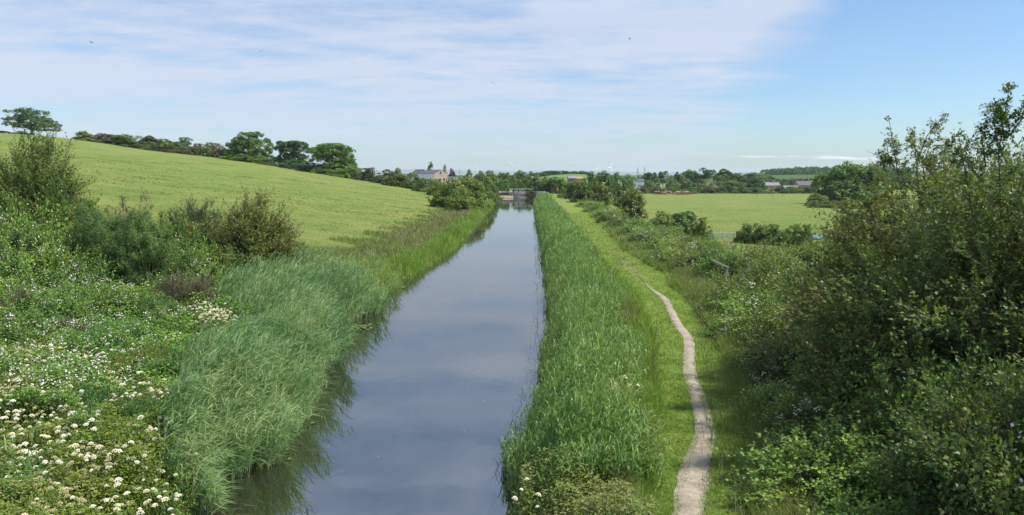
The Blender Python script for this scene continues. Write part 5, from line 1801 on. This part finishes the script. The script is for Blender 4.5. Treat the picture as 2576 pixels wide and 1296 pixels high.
bm = bmesh.new(); box(bm, (0, 0, hz / 2 - 1), (6.4, 3, hz + 2)); bm_obj('wall', bm, 'galv', o)
bm = bmesh.new(); box(bm, (0, 0, hz + .08), (6.8, 3.4, .15)); bm_obj('roof', bm, 'slate', o)


def px_house(name, x0, x1, yr, ye, d, depth, wm_, rm, label, wins=(), chim=(), flip=True):
    """building seen broadside: ridge at yr, eaves at ye"""
    a, b_ = at(x0, ye, d), at(x1, ye, d)
    zr_ = at(x0, yr, d + depth / 2)[2]; ze_ = a[2]
    xc = (a[0] + b_[0]) / 2; zg_ = min(gz(xc, d), ze_ - 2.6)
    return house(name, xc, d + depth / 2, zg_, R(90), depth, b_[0] - a[0], ze_ - zg_, max(zr_, ze_ + .8) - zg_, wm_, rm, label,
                 wins=[('r' if False else 'l', u_, z_, w_, h_) for (u_, z_, w_, h_) in wins], chim=chim)


px_house('cottage', 1599, 1621, 450.5, 456, 372, 7, 'render_white', 'slate', 'small white cottage with a dark roof among trees beyond the cows', wins=[(-1.2, 1.6, .8, 1.0), (1.2, 1.6, .8, 1.0)], chim=[(1.6, .8)])
px_house('stone_farm_building', 1921, 1963, 459.5, 467, 430, 8, 'brickwall', 'greyroof', 'left long stone farmhouse with two chimneys at the field edge', wins=[(-3, 1.6, .8, 1.1), (0, 1.6, .8, 1.1), (3, 1.6, .8, 1.1)], chim=[(-2.5, 1.1), (3.5, 1.1)])
px_house('stone_farm_building', 2010, 2052, 456.5, 466, 400, 9, 'brickwall', 'slate', 'right long stone barn with a slate roof beside the willow clump', wins=[(-2.6, 1.8, 1.1, 1.3)], chim=[(.5, .7)])
px_house('stone_farm_building', 1976, 2016, 468, 474, 395, 7, 'dampstone', 'greyroof', 'low grey farm shed between the two stone farm buildings')
px_house('cottage', 1330, 1340, 446.5, 449, 345, 4, 'stone', 'greyroof', 'tiny pale cottage gable behind the lock hedge', chim=[(1.2, 1.4)])
px_house('farm_shed', 1430, 1449, 443.5, 449, 420, 9, 'greyroof', 'greyroof', 'grey patched shed roof on the rise behind the dark lock hedge')
px_house('farm_shed', 1447, 1466, 444.5, 450, 425, 9, 'rustroof', 'rustroof', 'rust-orange shed roof beside the grey one behind the lock hedge')
px_house('house', 951, 959, 437, 441, 620, 9, 'render_white', 'greyroof', 'tiny distant white house left of the pale willows')
px_house('house', 1908, 1924, 446, 450, 560, 9, 'render_white', 'greyroof', 'pale distant house at the foot of the hilltop wood')


# ---- wind turbines
def turbine(px, hub_y, blade_px, dist, rot, yaw, label):
    c = at(px, hub_y, dist)
    zb = -6.0
    Bl = blade_px / FP * dist
    o = empty('wind_turbine', (c[0], dist, zb), yaw); tag(o, label, 'wind turbine')
    H = c[2] - zb
    bm = bmesh.new(); cyl(bm, (0, 0, 0), (0, 0, H), Bl * .060, Bl * .038, 16); bm_obj('tower', bm, 'turbine_white', o)
    bm = bmesh.new(); box(bm, (0, 0, H), (Bl * .09, Bl * .24, Bl * .10)); bm_obj('nacelle', bm, 'turbine_white', o, Bl * .015)
    bm = bmesh.new(); cyl(bm, (0, -Bl * .12, H), (0, -Bl * .20, H), Bl * .055, Bl * .02, 12); bm_obj('hub', bm, 'turbine_white', o)
    for k_ in range(3):
        bm = bmesh.new()
        prev = None
        for i, (t, w_) in enumerate([(0, .05), (.08, .07), (.2, .12), (.5, .09), (.8, .06), (1, .02)]):
            ring = [bm.verts.new((sx_ * w_ * Bl, sy_ * w_ * .3 * Bl, t * Bl)) for sx_, sy_ in ((-.5, 0), (-.1, -.5), (.6, 0), (-.1, .5))]
            if prev:
                for q in range(4): bm.faces.new((prev[q], prev[(q + 1) % 4], ring[(q + 1) % 4], ring[q]))
            else: bm.faces.new(ring[::-1])
            prev = ring
        bm.faces.new(prev)
        bmesh.ops.transform(bm, matrix=Matrix.Translation((0, -Bl * .16, H)) @ Matrix.Rotation(rot + k_ * 2 * math.pi / 3, 4, 'Y'), verts=bm.verts)
        bm_obj('blade', bm, 'turbine_white', o)
    return o


turbine(1287.3, 416.5, 19.0, 2400, R(-28), R(8), 'tallest and nearest white wind turbine, above the lock')
turbine(1499.0, 427.0, 11.5, 2900, R(38), R(40), 'low white wind turbine just above the dark trees, left of the pair')
turbine(1534.5, 421.5, 16.0, 2700, R(27), R(52), 'white wind turbine with one blade high, right of the pair')
turbine(1199.0, 421.0, 7.0, 3400, R(10), R(30), 'tiny white wind turbine behind the silvery willows')


# ---- pylons
def pylon(px, ytop, dist, label, group):
    c = at(px, ytop, dist); zb = gz(c[0], dist) - .5; H = c[2] - zb
    o = empty('electricity_pylon', (c[0], dist, zb)); tag(o, label, 'pylon', group)
    bm = bmesh.new()
    w0, w1 = H * .11, H * .018
    for sx_ in (-1, 1):
        for sy_ in (-1, 1): cyl(bm, (sx_ * w0, sy_ * w0, 0), (sx_ * w1, sy_ * w1, H), .35, .2, 4)
    for i in range(6):
        t0, t1 = i / 6, (i + 1) / 6
        a0, a1 = w0 + (w1 - w0) * t0, w0 + (w1 - w0) * t1
        for sy_ in (-1, 1):
            cyl(bm, (-a0, sy_ * a0, H * t0), (a1, sy_ * a1, H * t1), .16, .16, 4); cyl(bm, (a0, sy_ * a0, H * t0), (-a1, sy_ * a1, H * t1), .16, .16, 4)
    bm_obj('lattice', bm, 'pylon_steel', o)
    for t in (.66, .80, .93):
        bm = bmesh.new(); cyl(bm, (-H * .13, 0, H * t), (H * .13, 0, H * t), .25, .25, 4); bm_obj('cross_arm', bm, 'pylon_steel', o)


pylon(1604.5, 421, 2100, 'faint grey lattice pylon, left one of the pair left of the white cottage trees', None)
pylon(1622, 420, 2100, 'faint grey lattice pylon, right one of the pair above the round dark tree', None)
pylon(1156, 424, 2300, 'faint lattice pylon behind the farmhouse, right of its shed', None)


# ---- cows
def cow_mesh():
    verts = [(0, 0, 1.08), (.5, 0, 1.12), (.95, 0, 1.12), (-.5, 0, 1.1), (-.85, 0, 1.12), (1.25, 0, .85), (1.5, 0, .42), (1.72, 0, .16),
             (.82, .2, .85), (.84, .22, .45), (.84, .22, .03), (.82, -.2, .85), (.80, -.22, .45), (.78, -.22, .03),
             (-.72, .2, .85), (-.82, .22, .48), (-.74, .22, .03), (-.72, -.2, .85), (-.78, -.22, .48), (-.70, -.22, .03), (-1.02, 0, 1.05), (-1.08, 0, .5)]
    edges = [(0, 1), (1, 2), (0, 3), (3, 4), (2, 5), (5, 6), (6, 7), (2, 8), (8, 9), (9, 10), (2, 11), (11, 12), (12, 13), (4, 14), (14, 15), (15, 16), (4, 17), (17, 18), (18, 19), (4, 20), (20, 21)]
    rad = {0: .40, 1: .37, 2: .33, 3: .39, 4: .33, 5: .17, 6: .17, 7: .10, 8: .15, 9: .08, 10: .07, 11: .15, 12: .08, 13: .07, 14: .19, 15: .09, 16: .07, 17: .19, 18: .09, 19: .07, 20: .04, 21: .03}
    me = bpy.data.meshes.new('cow'); me.from_pydata(verts, edges, [])
    o = bpy.data.objects.new('tmp', me); COL.objects.link(o)
    md = o.modifiers.new('skin', 'SKIN'); o.modifiers.new('sub', 'SUBSURF').levels = 1
    for i, v_ in enumerate(me.skin_vertices[0].data):
        v_.radius = (rad[i], rad[i] * (.8 if i < 5 else 1)); v_.use_root = (i == 0)
    dg = bpy.context.evaluated_depsgraph_get()
    out = bpy.data.meshes.new_from_object(o.evaluated_get(dg))
    bpy.data.objects.remove(o)
    return out


cow = cow_mesh(); cow.name = 'cow'; cow.materials.append(M['cowhide'])
rg = random.Random(5)
for i in range(18):
    px = (1650 + i * 4.3) if i < 9 else (1696 + (i - 9) * 4.6)
    d_ = 306 + rg.uniform(-6, 12)
    x_ = at(px, 480, d_)[0]
    o = bpy.data.objects.new('cow', cow); COL.objects.link(o)
    o.location = (x_, d_, gz(x_, d_)); o.rotation_euler = (0, 0, rg.uniform(-.8, .8) + (math.pi if rg.random() < .5 else 0))
    sc_ = rg.uniform(.9, 1.12); o.scale = (sc_,) * 3
    pale = rg.random() < .3
    o.material_slots[0].link = 'OBJECT'; o.material_slots[0].material = M['cowhide_pale' if pale else 'cowhide']
    tag(o, 'pale tan cow in the herd at the far edge of the flat field' if pale else 'reddish-brown cow in the herd at the far edge of the flat field', 'cow',
        'pale cows in the herd' if pale else 'reddish-brown cows in the herd')
for k_, px in enumerate((1602, 1609)):
    x_ = at(px, 480, 312)[0]
    o = bpy.data.objects.new('cow', cow); COL.objects.link(o); o.location = (x_, 312 + k_ * 3, gz(x_, 312)); o.scale = (1.2, 1.2, 1.2); o.rotation_euler = (0, 0, 3.0 * k_)
    tag(o, 'reddish cow apart from the herd, just right of the elder', 'cow', 'pair of cows apart from the herd')

# ---- birds
def bird(px, py_, d, span, bank, label):
    c = at(px, py_, d)
    bm = bmesh.new()
    # body
    bmesh.ops.create_uvsphere(bm, u_segments=8, v_segments=6, radius=.5, matrix=Matrix.Diagonal((.10 * span, .42 * span, .10 * span, 1)))
    for sg in (-1, 1):
        r0 = [(sg * .03, .12, .01), (sg * .03, -.08, .01), (sg * .25, .13, .12), (sg * .25, -.02, .12), (sg * .5, -.10, .06)]
        top = [bm.verts.new((a * span, b_ * span, c_ * span + .006 * span)) for a, b_, c_ in r0]
        bot = [bm.verts.new((a * span, b_ * span, c_ * span - .006 * span)) for a, b_, c_ in r0]
        for q in (top, bot):
            bm.faces.new((q[0], q[1], q[3], q[2])); bm.faces.new((q[2], q[3], q[4]))
        for a, b_ in ((0, 2), (2, 4), (4, 3), (3, 1), (1, 0)): bm.faces.new((top[a], top[b_], bot[b_], bot[a]))
    o = bm_obj('bird', bm, 'birdblack'); o.location = c; o.rotation_euler = (.1, bank, random.Random(px).uniform(0, 6))
    tag(o, label, 'bird')


bird(1238, 209, 34, .30, .5, 'small dark swallow gliding over the canal, lowest bird in the middle sky')
bird(230, 107, 40, .28, -.3, 'tiny dark bird high in the sky at left')
bird(656, 129, 44, .24, .2, 'tiny dark bird left of centre in the cloudy sky')
bird(1584, 98, 42, .26, .6, 'tiny dark bird high right of centre')
bird(1990, 43, 48, .24, -.4, 'tiny dark bird at the top right by the edge of the cloud')

# ------------------------------------------------------------------ the air
bm = bmesh.new()
bmesh.ops.create_cube(bm, size=1.0, matrix=Matrix.Translation((0, 0, 42)) @ Matrix.Diagonal((26400, 26400, 106, 1)))
me = bpy.data.meshes.new('haze'); bm.to_mesh(me); bm.free()
hz = bpy.data.objects.new('haze', me); COL.objects.link(hz)
m = new_mat('air')
pv = nd(m, 'ShaderNodeVolumePrincipled')
pv.inputs['Color'].default_value = (.80, .92, 1.0, 1)
pv.inputs['Density'].default_value = HAZE
pv.inputs['Anisotropy'].default_value = .1
o = nd(m, 'ShaderNodeOutputMaterial'); ln(m, pv.outputs[0], o.inputs['Volume'])
me.materials.append(m)
tag(hz, kind='stuff')
